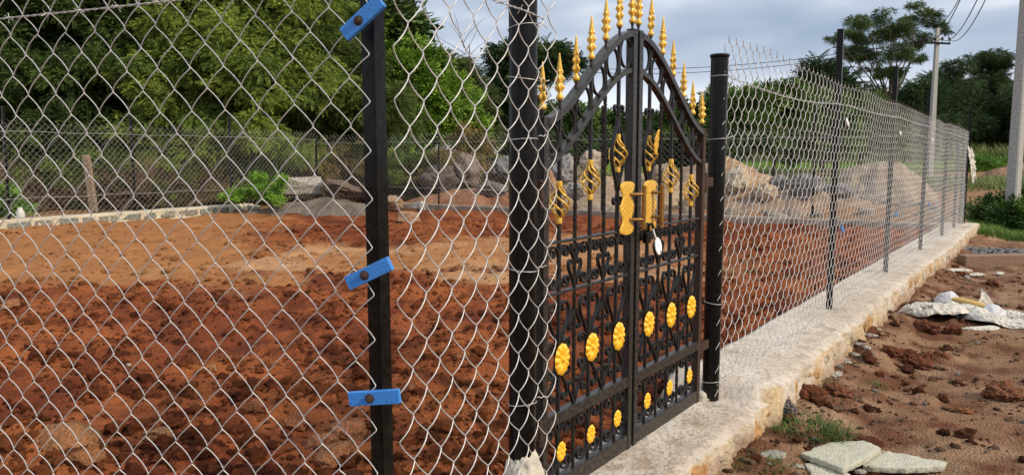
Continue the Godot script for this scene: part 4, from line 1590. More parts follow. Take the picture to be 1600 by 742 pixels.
func blades_field(called: String, mid: Vector3, half: Vector2, count: int, h: float, w: float, ca: Color, cb: Color, sd: int) -> void:
	var g := RandomNumberGenerator.new()
	g.seed = sd
	var mb := MB.new()
	for k in 9:
		blade(mb, Vector3(g.randfn() * 0.35, 0, g.randfn() * 0.35), g.randf() * TAU, g.randf_range(0.8, 1.25), g)
	var mm := MultiMesh.new()
	mm.transform_format = MultiMesh.TRANSFORM_3D
	mm.use_colors = true
	mm.mesh = mb.mesh()
	mm.instance_count = count
	for i in count:
		var p := mid + Vector3(g.randf_range(-half.x, half.x), 0, g.randf_range(-half.y, half.y))
		p.y = soil(p.x, -p.z) - 0.03
		var s := h * g.randf_range(0.7, 1.15)
		mm.set_instance_transform(i, Transform3D(Basis(Vector3.UP, g.randf() * TAU).scaled(Vector3(maxf(s * 0.6, w), s, maxf(s * 0.6, w))), p))
		mm.set_instance_color(i, ca.lerp(cb, g.randf()))
	var mi := MultiMeshInstance3D.new()
	mi.name = numbered(called, self)
	mi.multimesh = mm
	mi.material_override = M.leaf
	add_child(mi, true)
	tag(mi, {"rice_field": "bright green rice field beyond the end of the fence", "maize_field": "tall yellow green crop in front of the dark grove", "weeds": {68: "thin patch of short weeds on the bare ground below the white sacks", 69: "thin trailing weeds on the bare ground right of the bright tuft", 70: "short weeds on the bare ground between the plinth and the beam"}.get(sd, ""), "grass": "rough grass beyond the heaps" if sd == 63 else "green grass round the foot of the near pole"}[called], {"grass": "grass", "weeds": "weeds"}.get(called, "crop"), "", "stuff")

# ------------------------------------------------------------------ loose things
func stone_thing(called: String, label: String, cat: String, p: Vector3, r: Vector3, sd: int, tint: Color, group := "", rough := 0.25, facets := 6, m: Material = null, level := 4, turn := 0.0, cubic := 0.0) -> Node3D:
	var o := put(called, lump(r, sd, level, rough, facets, tint, false, cubic), m if m else M.stone)
	o.position = p
	o.rotation.y = turn
	tag(o, label, cat, group)
	return o

func heap(called: String, label: String, mid: Vector3, rx: float, rz: float, h: float, sd: int, ca: Color, cb: Color, skew := 0.0, rocks := 0.0, power := 1.25) -> Node3D:
	var f := noise(0.8, sd, 5)
	var f2 := noise(2.6, sd + 1, 1, FastNoiseLite.TYPE_CELLULAR)
	f2.cellular_return_type = FastNoiseLite.RETURN_DISTANCE
	var p := PackedVector3Array()
	var c := PackedColorArray()
	var nu := 96
	var nv := 34
	for j in nv:
		for i in nu:
			var a := TAU * i / nu
			var t := 1.0 - j / (nv - 1.0)
			var edge := 1.0 + f.get_noise_2d(cos(a) * 2.0, sin(a) * 2.0) * 0.35
			var x := cos(a) * rx * t * edge + skew * (1.0 - t) * rx
			var z := sin(a) * rz * t * edge
			var y := h * (1.0 - pow(t, power)) + f.get_noise_2d(x + 30, z) * h * 0.25 * sin(PI * clampf(t, 0.05, 1.0)) - 0.15 * t
			if rocks > 0:
				var d := 1.0 + f2.get_noise_2d(x, z)
				y += rocks * (1.0 - d * d) * (1.0 - pow(t, 4.0))
			p.append(Vector3(x, y, z))
			c.append(ca.lerp(cb, clampf(0.5 + f.get_noise_2d(x * 2.0 + 70, z * 2.0) * 1.7, 0, 1)))
	var mb := MB.new()
	mb.grid(p, nu, nv, true, true)
	mb.colored = true
	mb.col = c
	var o := put(called, mb.mesh(), M.stone)
	o.position = Vector3(mid.x, soil(mid.x, -mid.z), mid.z)
	tag(o, label, "heap")
	return o

func build_heaps() -> void:
	var sand := Color(0.66, 0.50, 0.34)
	var sand2 := Color(0.54, 0.37, 0.23)
	heap("sand_heap", "broad pale heap of sand and rubble behind the third post of the right fence", at(1372, 285, 29), 2.1, 2.0, 1.2, 501, Color(0.56, 0.45, 0.34), Color(0.42, 0.31, 0.22), 0.0, 0.15, 2.4)
	heap("earth_heap", "sunlit orange and cream heap of broken rock right of the capped gate post", at(1165, 305, 24.0), 1.9, 1.2, 1.35, 502, Color(0.70, 0.50, 0.32), Color(0.56, 0.34, 0.19), -0.35, 0.25)
	heap("rubble_heap", "long low heap of pinkish rubble seen through the gate", at(985, 300, 27), 4.0, 1.8, 0.75, 503, sand, sand2, 0.0, 0.3)
	heap("rubble_heap", "brownish heap of rubble seen behind the right edge of the gate", at(1090, 295, 29), 2.4, 1.6, 0.95, 504, Color(0.50, 0.38, 0.28), sand2, 0.2, 0.3)
	heap("rubble_heap", "flat heap of brown soil between the far kerb and the boulders", at(1250, 315, 23), 3.0, 1.2, 0.45, 505, Color(0.42, 0.28, 0.19), Color(0.50, 0.35, 0.24), 0.0, 0.15)
	heap("earth_mound", "reddish mound of earth right of the rice field by the road", at(1592, 278, 44), 2.2, 1.4, 0.85, 506, Color(0.36, 0.18, 0.10), Color(0.46, 0.28, 0.17), 0.0, 0.1)
	heap("earth_mound", "low mound of red soil under the big boulders, behind the far kerb", at(735, 312, 24.3), 3.4, 1.1, 0.55, 507, Color(0.34, 0.14, 0.07), Color(0.44, 0.22, 0.12), 0.0, 0.15)
	# boulders
	var bl := [
		[688, 285, 25.5, 0.85, 0.85, Color(0.20, 0.16, 0.13), "brown boulder left of the far black post, shaded on its left"],
		[728, 274, 26.0, 0.95, 0.95, Color(0.30, 0.24, 0.195), "big pale brown boulder right of the far black post"],
		[778, 268, 30.0, 1.1, 0.95, Color(0.27, 0.28, 0.29), "grey boulder left of the round gate post"],
		[770, 295, 24.0, 0.6, 0.35, Color(0.24, 0.21, 0.20), "dark flat stone under the grey boulder"],
		[768, 248, 33.0, 0.45, 0.55, Color(0.52, 0.46, 0.38), "upright pale stone behind the boulders"],
		[655, 322, 20.5, 0.32, 0.2, Color(0.62, 0.58, 0.52), "pale stone on the end of the far right kerb"],
		[612, 318, 21.0, 0.5, 0.28, Color(0.46, 0.30, 0.19), "tan stone right of the corner post, before the kerb"],
		[880, 268, 25.0, 0.75, 0.75, Color(0.40, 0.38, 0.36), "grey boulder seen through the left end of the gate"],
		[858, 300, 24.0, 0.45, 0.8, Color(0.62, 0.36, 0.20), "orange boulder seen next to the left gate stile"],
		[925, 256, 27.0, 0.75, 0.6, Color(0.62, 0.51, 0.40), "pale pinkish boulder seen through the left leaf of the gate"],
		[900, 296, 23.5, 0.5, 0.4, Color(0.56, 0.53, 0.49), "white grey stone seen low through the left leaf of the gate"],
		[1035, 272, 26.0, 0.6, 0.5, Color(0.60, 0.48, 0.36), "pale boulder seen under the right hand basket"],
		[1262, 292, 22.5, 0.75, 0.5, Color(0.25, 0.24, 0.24), "dark grey boulder before the sand heap"],
		[1222, 290, 23.5, 0.55, 0.45, Color(0.32, 0.30, 0.29), "dark grey boulder right of the orange heap"],
		[1310, 298, 22.8, 0.6, 0.32, Color(0.30, 0.29, 0.29), "dark grey boulder behind the second post of the right fence"],
		[1152, 284, 23.0, 0.55, 0.6, Color(0.74, 0.62, 0.46), "cream boulder at the left end of the orange heap"],
		[1195, 300, 22.6, 0.55, 0.35, Color(0.72, 0.55, 0.38), "cream boulder at the foot of the orange heap"]]
	for k in bl.size():
		var q: Array = bl[k]
		stone_thing("boulder", q[6], "boulder", at(q[0], q[1], q[2]), Vector3(q[3], q[4], q[3] * 0.8) * 0.76, 520 + k, q[5], "boulders beyond the far kerb", 0.28, 8, null, 4, k * 1.1)
	var rg := RandomNumberGenerator.new()
	rg.seed = 77
	scatter("rubble", "broken stones strewn over the heaps", 420, func(i):
		var x: float = rg.randf_range(-3.5, 13.0)
		var d: float = 19.5 + rg.randf() * 9.0 + maxf(0.0, 2.0 - x * 0.4)
		var p := Vector3(x, soil(x, d), -d)
		return [p, rg.randf_range(0.06, 0.28), Color(0.56, 0.45, 0.34).lerp(Color(0.36, 0.30, 0.26), rg.randf())], M.stone, 31, 0.35, 5)
	# inside the plot, near the far corner
	var oc := heap("rock_outcrop", "low grey brown rock outcrop inside the far corner of the plot", at(495, 322, 20.8), 2.5, 1.3, 0.42, 508, Color(0.27, 0.22, 0.17), Color(0.18, 0.14, 0.11), 0.1, 0.05)
	var blk := thing("stone_block", "square cut stone block on the rock outcrop", "stone block", at(470, 290, 21.2), 0.25)
	put("block", lump(Vector3(0.60, 0.26, 0.36), 540, 4, 0.10, 2, Color(0.50, 0.46, 0.38), false, 0.92), M.stone, blk).scale = Vector3(1, 1, 1)
	var pk := stone_thing("rock", "dark flat rock lying right of the square stone block", "rock", at(535, 292, 21.0), Vector3(0.55, 0.16, 0.4), 541, Color(0.22, 0.15, 0.11), "", 0.3, 6)
	pk.rotation.z = -0.25
	# the stump
	var stp := thing("stone_post", "pale leaning stone post behind the far left fence", "post", Vector3(0, 0, 0))
	var sb := at(146, 332, 19.3)
	var stt := at(133, 242, 19.3)
	stp.position = sb
	var smb := MB.new()
	smb.colored = true
	smb.tint = Color(0.42, 0.31, 0.21)
	var axis := stt - sb
	var zz := axis.cross(Vector3.RIGHT).normalized()
	smb.box(Transform3D(Basis(axis.cross(zz).normalized() * -1.0, axis.normalized(), zz), axis * 0.5), Vector3(0.085, axis.length() * 0.5, 0.07), 0.02)
	put("shaft", smb.mesh(), M.stone, stp)
	var jr := thing("jar", "small pale jar standing on the far left plinth", "jar", at(31, 341, 16.9))
	var jm := MB.new()
	jm.lathe(Transform3D(), [[0.0, 0.0], [0.08, 0.0], [0.09, 0.03], [0.085, 0.14], [0.05, 0.2], [0.045, 0.24], [0.0, 0.245]], 16)
	put("glass", jm.mesh(), mat(lin(0.6, 0.58, 0.55), 0.3), jr)

func scatter(called: String, label: String, count: int, where: Callable, m: Material, sd: int, rough: float, facets: int, level := 1) -> void:
	var g := RandomNumberGenerator.new()
	g.seed = sd
	var kinds := 4
	var lists := [[], [], [], []]
	for i in count:
		var q = where.call(i)
		if q != null:
			lists[i % kinds].append(q)
	for k in kinds:
		var mm := MultiMesh.new()
		mm.transform_format = MultiMesh.TRANSFORM_3D
		mm.use_colors = true
		mm.mesh = lump(Vector3(1, 0.72, 0.9), sd * 10 + k, level, rough, facets, Color(1, 1, 1))
		mm.instance_count = lists[k].size()
		for i in lists[k].size():
			var q: Array = lists[k][i]
			var b := Basis.from_euler(Vector3(g.randf_range(-0.5, 0.5), g.randf() * TAU, g.randf_range(-0.5, 0.5)))
			var s: float = q[1]
			mm.set_instance_transform(i, Transform3D(b.scaled(Vector3(s * g.randf_range(0.8, 1.3), s, s)), q[0]))
			mm.set_instance_color(i, q[2])
		var mi := MultiMeshInstance3D.new()
		mi.name = numbered(called, self)
		mi.multimesh = mm
		mi.material_override = m
		add_child(mi, true)
		tag(mi, label, called.replace("_", " "), "", "stuff")

func build_loose() -> void:
	var g := RandomNumberGenerator.new()
	g.seed = 41
	scatter("soil_clods", "loose clods of freshly dug red soil", 22000, func(i):
		var d: float = 2.6 + pow(g.randf(), 1.5) * 15.0
		var x: float = g.randf_range(-0.75, 0.45) * d
		var s := sides(x, d)
		if maxf(maxf(s[0], s[1]), maxf(s[2], s[3])) > -0.22:
			return null
		if 0.4 + 0.6 * cloddy(x, d) < g.randf():
			return null
		if n_big.get_noise_2d(x * 2.6 + 9, d * 2.6) < g.randf_range(-0.65, 0.25):
			return null
		var r: float = 0.008 + 0.055 * pow(g.randf(), 9.0) + d * 0.0007
		var c := tone(x, d)
		return [Vector3(x, soil(x, d) + r * 0.02, -d), r, c * g.randf_range(0.95, 1.4)], M.clod, 51, 0.8, 5, 2)
	scatter("pebbles", "small stones and crumbs on the bare soil outside the plinth", 5200, func(i):
		var d: float = 3.2 + pow(g.randf(), 1.3) * 12.0
		var x: float = g.randf_range(0.15, 0.85) * d
		var s := sides(x, d)
		if s[0] < 0.31:
			return null
		if g.randf() > 0.25 + 0.75 * smoothstep(1.3, 0.3, s[0]) + maxf(0.0, n_mid.get_noise_2d(x, d)):
			return null
		var r: float = 0.006 + 0.022 * pow(g.randf(), 4.0) + d * 0.0006
		var c := Color(0.44, 0.30, 0.20).lerp(Color(0.26, 0.12, 0.07), g.randf())
		if g.randf() < 0.08:
			c = Color(0.58, 0.53, 0.46)
		return [Vector3(x, soil(x, d) + r * 0.2, -d), r, c], M.clod, 52, 0.35, 5)
	scatter("soil_clods", "crumbled dark clods lying about on the bare ground outside", 1500, func(i):
		var d: float = 3.4 + pow(g.randf(), 1.2) * 9.0
		var x: float = g.randf_range(0.2, 0.8) * d
		var s := sides(x, d)
		if s[0] < 0.32 or n_mid.get_noise_2d(x * 0.8 + 31, d * 0.8) + 0.25 * smoothstep(1.6, 0.4, s[0]) < 0.16 + g.randf() * 0.2:
			return null
		var r: float = 0.010 + 0.05 * pow(g.randf(), 5.0)
		return [Vector3(x, soil(x, d) + r * 0.2, -d), r, Color(0.22, 0.085, 0.045) * g.randf_range(0.7, 1.3)], M.clod, 54, 0.8, 5, 2)
	blades_field("weeds", on_soil(1585, 545), Vector2(0.55, 0.22), 160, 0.075, 0.04, Color(0.09, 0.15, 0.03), Color(0.24, 0.28, 0.08), 68)
	blades_field("weeds", on_soil(1400, 612), Vector2(0.28, 0.16), 60, 0.07, 0.035, Color(0.07, 0.13, 0.03), Color(0.20, 0.26, 0.07), 69)
	blades_field("weeds", on_soil(1455, 425), Vector2(0.5, 0.3), 90, 0.08, 0.04, Color(0.08, 0.14, 0.03), Color(0.22, 0.27, 0.08), 70)
	# larger clods outside
	var dark := Color(0.20, 0.075, 0.040)
	var lc := [[1355, 523, 0.105, dark, "dark red clod lying against the foot of the plinth"], [1399, 467, 0.10, dark, "dark brown clod against the plinth, left of the white sacks"], [1418, 450, 0.09, Color(0.25, 0.13, 0.08), "brown clod by the plinth beyond the white sacks"], [1447, 517, 0.12, dark, "dark lump of earth in front of the white sacks"], [1490, 521, 0.10, dark, "dark lump of earth at the lower edge of the white sacks"], [1408, 562, 0.13, dark, "flat dark patch of clods left of the middle of the bare ground"], [1436, 574, 0.10, dark, "dark clod in the group before the sacks, right one"], [1390, 551, 0.07, dark, "small dark clod of the group before the sacks, left one"], [1476, 559, 0.055, Color(0.28, 0.12, 0.06), "small round clod right of the dark group"], [1508, 646, 0.05, Color(0.36, 0.16, 0.08), "small orange brown clod on the bare ground above the slabs"], [1376, 588, 0.045, dark, "small clod under the dark group"], [1262, 622, 0.11, dark, "dark clod behind the grass tuft"], [1228, 640, 0.08, Color(0.20, 0.18, 0.17), "grey stone against the plinth by the tuft"], [1310, 615, 0.09, Color(0.24, 0.10, 0.055), "low brown clod right of the bright tuft"], [1550, 446, 0.09, dark, "dark clod behind the white sacks"], [1505, 432, 0.08, dark, "dark clod near the scraps of white cloth"], [1570, 620, 0.12, Color(0.26, 0.11, 0.06), "flat dark patch of dry earth at the right edge"], [1450, 560, 0.06, dark, "small dark clod right of the group before the sacks"]]
	for k in lc.size():
		var q: Array = lc[k]
		var p := on_soil(q[0], q[1])
		stone_thing("clod", q[4], "clod", p + Vector3(0, q[2] * 0.18, 0), Vector3(q[2], q[2] * 0.62, q[2] * 0.85), 600 + k, q[3], "clods outside the plinth", 0.5, 4, M.clod, 4, k * 1.7)
	# stones inside near the front
	var li := [[700 - 600, 705, 0.17, Color(0.40, 0.19, 0.09), "flat orange stone half buried at the lower left"], [545, 690, 0.13, Color(0.36, 0.16, 0.08), "orange stone in the soil beside the corner post"], [495, 705, 0.11, Color(0.34, 0.15, 0.08), "orange stone at the bottom, left of the corner post"], [250, 688, 0.10, Color(0.40, 0.20, 0.10), "brown stone at the bottom left of the middle"], [200, 572, 0.030, Color(0.72, 0.66, 0.58), "small white stone on the dark red soil"], [15, 480, 0.10, Color(0.42, 0.20, 0.10), "orange stone at the left edge"], [640, 345, 0.30, Color(0.46, 0.28, 0.17), "tan stone right of the corner post on the far soil"],
		[462, 668, 0.09, Color(0.33, 0.13, 0.06), "reddish stone left of the corner post, highest of its group"], [520, 725, 0.13, Color(0.38, 0.17, 0.085), "angular stone at the bottom edge just left of the corner post"], [130, 722, 0.10, Color(0.34, 0.15, 0.07), "reddish stone at the bottom, right of the flat orange stone"], [330, 578, 0.045, Color(0.46, 0.24, 0.12), "small orange stone on the dark soil in the middle of the left fence"], [640, 612, 0.08, Color(0.31, 0.12, 0.055), "dark red stone just right of the corner post"], [720, 560, 0.07, Color(0.36, 0.15, 0.07), "red stone between the corner post and the round post"], [395, 640, 0.08, Color(0.30, 0.115, 0.055), "dark red stone below the middle of the left fence"]]
	for k in li.size():
		var q: Array = li[k]
		var p := on_soil(q[0], q[1])
		stone_thing("stone", q[4], "stone", p + Vector3(0, q[2] * 0.22, 0), Vector3(q[2], q[2] * 0.6, q[2] * 0.8), 640 + k, q[3], "stones in the red soil", 0.22, 9, M.clod, 4, k * 2.1, 0.5)
	build_slabs()
	build_sacks()
	# beam, gravel, scraps
	var bm := thing("concrete_beam", "low grey concrete beam lying across the ground at the right edge", "beam", on_soil(1502, 412), 0.12)
	var mb := MB.new()
	mb.colored = true
	mb.tint = Color(0.27, 0.17, 0.115)
	mb.bx(Vector3(1.15, 0.03, 0), Vector3(1.15, 0.10, 0.10), 0.015)
	put("block", mb.mesh(), M.concrete, bm)
	scatter("gravel", "small heap of grey gravel behind the concrete beam", 420, func(i):
		var a := g.randf() * TAU
		var r := sqrt(g.randf())
		var q := Vector3(8.35 + cos(a) * r * 0.75, 0, -12.9 + sin(a) * r * 0.4)
		q.y = soil(q.x, -q.z) + 0.10 * (1.0 - r)
		return [q, g.randf_range(0.02, 0.04), Color(0.36, 0.36, 0.37).lerp(Color(0.58, 0.57, 0.56), g.randf())], M.stone, 53, 0.3, 6)
	for k in 4:
		var q: Array = [[1500, 425, 0.16], [1527, 432, 0.13], [1563, 430, 0.10], [1512, 436, 0.08]][k]
		var p := on_soil(q[0], q[1])
		var s := cloth_piece(q[2], q[2] * 0.45, 0.035, 700 + k)
		var o := put("cloth_scrap", s, M.cloth)
		o.position = p + Vector3(0, 0.02, 0)
		o.rotation.y = 0.4 * k
		tag(o, ["white scrap of cloth, leftmost of those by the concrete beam", "white scrap of cloth on a dark clod below the beam", "pale scrap of cloth, rightmost of those by the concrete beam", "smallest white scrap of cloth below the beam"][k], "scrap", "scraps of cloth by the beam")
	var hang := put("plastic_scrap", cloth_piece(0.16, 0.30, 0.06, 709), M.cloth)
	hang.position = along(13.35, 1.20, 0.12)
	hang.rotation = Vector3(1.4, GA, 0.15)
	tag(hang, "white plastic scrap caught on the far end of the right fence", "scrap")
	var sm := stone_thing("stone", "small flat grey stone left of the pale slabs", "stone", on_soil(1205, 711), Vector3(0.085, 0.022, 0.05), 690, Color(0.40, 0.39, 0.33), "", 0.15, 5, null, 4, 0.2)
	var wd := thing("debris_heap", "pale plaster crumbs lying along the foot of the plinth", "debris", on_soil(1330, 560))
	for k in 9:
		var q := on_soil(1300 + 9.0 * k, 588 - 8.5 * k + 8.0 * sin(k * 2.3))
		var o := put("crumb", lump(Vector3(0.05, 0.018, 0.035), 710 + k, 2, 0.35, 5, Color(0.52, 0.47, 0.40)), M.stone, wd)
		o.position = q - wd.position + Vector3(0, 0.008, 0)
		o.rotation.y = k * 1.3

func slab(label: String, pts: Array, y: float, th: float, sd: int, tilt := Vector3.ZERO) -> void:
	# outline in photograph pixels, laid on the level y
	var w := []
	var mid := Vector3.ZERO
	for q in pts:
		w.append(on_level(q[0], q[1], y))
		mid += w[-1] / pts.size()
	var o := thing("stone_slab", label, "stone slab", mid + Vector3(0, -th, 0), 0.0, "broken slabs on the ground")
	# subdivide the outline and roughen it
	var g := RandomNumberGenerator.new()
	g.seed = sd
	var rim := PackedVector3Array()
	for k in w.size():
		var a: Vector3 = w[k] - mid
		var b: Vector3 = w[(k + 1) % w.size()] - mid
		var steps := maxi(3, int(a.distance_to(b) / 0.022))
		for i in steps:
			var q := a.lerp(b, float(i) / steps)
			if i > 0:
				q += Vector3(g.randfn(), 0, g.randfn()) * 0.0035
			rim.append(q)
	if (rim[1] - rim[0]).cross(rim[rim.size() / 3] - rim[0]).y < 0:
		rim.reverse()
	var f := noise(9.0, sd, 3)
	var nu := rim.size()
	var p := PackedVector3Array()
	for j in 8:   # underside edge, side, top
		var sc: float = [0.96, 0.985, 1.0, 1.0, 0.985, 0.8, 0.45, 0.0][j]
		var yy: float = [0.0, 0.004, th * 0.35, th * 0.8, th, th, th, th][j]
		for q in rim:
			var c := q * sc
			var h := yy + f.get_noise_2d(c.x, c.z) * 0.006 * (1.0 if j > 3 else 0.3)
			if j in [1, 2, 3]:
				c += q.normalized() * f.get_noise_3d(q.x * 3.0, yy * 12.0, q.z * 3.0) * 0.010
			p.append(Vector3(c.x, h, c.z))
	var mb := MB.new()
	mb.grid(p, nu, 8, true)
	var s := put("stone", mb.mesh(), M.slab, o)
	s.rotation = tilt

func build_slabs() -> void:
	var y := -0.205
	slab("large pale stone slab lying on top at the bottom, left of the pointed slab", [[1253, 706], [1296, 691], [1352, 689], [1378, 701], [1352, 716], [1320, 731]], y, 0.035, 1, Vector3(0.0, 0, 0.02))
	slab("pointed pale stone slab at the bottom, rightmost of the broken slabs", [[1349, 727], [1355, 716], [1388, 704], [1420, 711], [1480, 721], [1478, 727], [1420, 731]], y - 0.04, 0.034, 2)
	slab("pale stone slab cut by the bottom edge of the picture", [[1258, 724], [1300, 723], [1340, 748], [1330, 775], [1290, 770]], y - 0.038, 0.034, 3)
	for k in 6:
		var q: Array = [[1345, 737, 0.03], [1362, 730, 0.022], [1350, 722, 0.026], [1248, 730, 0.032], [1262, 717, 0.028], [1376, 708, 0.035]][k]
		var st := stone_thing("chip", ["stone chip below the gap between two slabs", "stone chip in the gap left of the pointed slab", "stone chip under the right corner of the large slab", "stone chip at the left end of the cut slab", "stone chip between the large and the cut slab", "stone chip on the near end of the pointed slab"][k], "stone chip", on_level(q[0], q[1], -0.245), Vector3(q[2], q[2] * 0.5, q[2] * 0.8), 720 + k, Color(0.44, 0.41, 0.33), "chips round the slabs", 0.25, 6, null, 2)

func cloth_piece(rx: float, rz: float, h: float, sd: int, long_fold := 0.0, peak := 0.0, crisp := 1.0) -> ArrayMesh:
	# a crumpled sheet lying in a heap: sharp folds, hems that lift and dip
	var f := noise(1.0, sd, 2)
	var nu := 90
	var nv := 60
	var mb := MB.new()
	for face in 2:
		var p := PackedVector3Array()
		for j in nv:
			for i in nu:
				var u := i / (nu - 1.0) * 2.0 - 1.0
				var v := j / (nv - 1.0) * 2.0 - 1.0
				var eu := 1.0 + 0.28 * f.get_noise_2d(v * 1.7 + 20, 3.0) + 0.05 * f.get_noise_2d(v * 9.0, 30)
				var ev := 1.0 + 0.40 * f.get_noise_2d(u * 1.9 + 50, 7.0) + 0.06 * f.get_noise_2d(u * 9.0, 60)
				var x := u * rx * eu
				var z := v * rz * ev
				var e := (1.0 - pow(absf(u), 3.0)) * (1.0 - pow(absf(v), 3.0))
				var q1 := f.get_noise_2d(u * 0.7 + v * 0.35, v * 1.5 + 11.0) * 2.2
				var q2 := f.get_noise_2d(u * 0.9 - v * 0.8 + 40, v * 2.6 + u) * 2.2
				var y := h * (0.25 + 0.55 * (1.0 - minf(q1 * q1 * 3.0, 1.0)) + 0.28 * crisp * (1.0 - minf(absf(q2) * 1.6, 1.0))) * (0.2 + 0.8 * e)
				if long_fold > 0:
					y += long_fold * exp(-pow((v + 0.25 * u) / 0.22, 2.0)) * (1.0 - u * u * 0.7)
				if peak > 0:
					y += peak * exp(-(pow((u - 0.1) / 0.16, 2.0) + pow((v + 0.5) / 0.3, 2.0)))
				y += h * 0.04 * f.get_noise_2d(u * 3.0, v * 3.0)
				p.append(Vector3(x, maxf(y, 0.0) - (0.004 if face else 0.0), z))
		mb.grid(p, nu, nv, false, face == 0)
	return mb.mesh()

# a limp sheet lofted along a line: at each point it goes from the ground behind, over the top, to a lip in front
func drape(points: Array, radii: Array, lips: Array, flat_: float, sd: int, wrinkle := 0.14) -> ArrayMesh:
	var curve := Curve3D.new()
	for q in points:
		curve.add_point(q)
	var n := points.size() - 1
	var f := noise(1.0, sd, 3)
	var nu := 72
	var nv := 34
	var mb := MB.new()
	for face in 2:
		var p := PackedVector3Array()
		for j in nv:
			for i in nu:
				var t := i / (nu - 1.0) * n
				var k := mini(int(t), n - 1)
				var w := smoothstep(0.0, 1.0, t - k)
				var c: Vector3 = points[k].cubic_interpolate(points[k + 1], points[maxi(k - 1, 0)], points[mini(k + 2, n)], t - k)
				var dir: Vector3 = (points[k + 1] - points[k]).lerp(points[mini(k + 2, n)] - points[mini(k + 1, n - 1)], w * 0.5)
				dir.y = 0.0
				dir = dir.normalized()
				var front := Vector3(-dir.z, 0, dir.x)
				if front.z < 0:
					front = -front
				var r: float = lerpf(radii[k], radii[k + 1], w)
				var lip: float = lerpf(lips[k], lips[k + 1], w)
				var v := j / (nv - 1.0)
				var a := lerpf(PI * 1.04, lip, v)
				var s := t * 2.2
				var fold := 1.0 - absf(f.get_noise_2d(s * 1.1 + v * 1.6, v * 2.6 + 9.0)) * 2.4
				var cr := 1.0 - absf(f.get_noise_2d(s * 3.1 - v * 2.0 + 30.0, v * 5.0)) * 2.2
				var rr := r * (1.0 + wrinkle * (fold - 0.5) + wrinkle * 0.45 * (cr - 0.5) + wrinkle * 0.5 * f.get_noise_2d(s * 0.8 + 60.0, v * 1.5))
				var q := c + front * cos(a) * rr * 1.25 + Vector3(0, maxf(sin(a), -0.08) * rr * flat_, 0)
				q += dir * f.get_noise_2d(v * 3.0 + 80.0, 4.0) * 0.05
				if face:
					q -= (front * cos(a) + Vector3(0, sin(a), 0)) * 0.004
				p.append(q)
		var u0 := p[1] - p[0]
		var v0 := p[nu * 2] - p[0]
		# the first sheet faces away from the line
		var nn := (p[nu * 17 + 37] - p[nu * 17 + 36]).cross(p[nu * 18 + 36] - p[nu * 17 + 36])
		var flip := nn.y < 0
		mb.grid(p, nu, nv, false, flip if face == 0 else not flip)
	return mb.mesh()

func sack(label: String, px: Array, radii: Array, lips: Array, flat_: float, sd: int, rise := 0.0, wrinkle := 0.14) -> Node3D:
	var pts := []
	for q in px:
		pts.append(on_soil(q[0], q[1]) + Vector3(0, rise, 0))
	var base: Vector3 = pts[pts.size() / 2]
	var o := thing("sack", label, "sack", base, 0.0, "heap of empty sacks")
	for k in pts.size():
		pts[k] -= base
	put("cloth", drape(pts, radii, lips, flat_, sd, wrinkle), M.cloth, o)
	return o

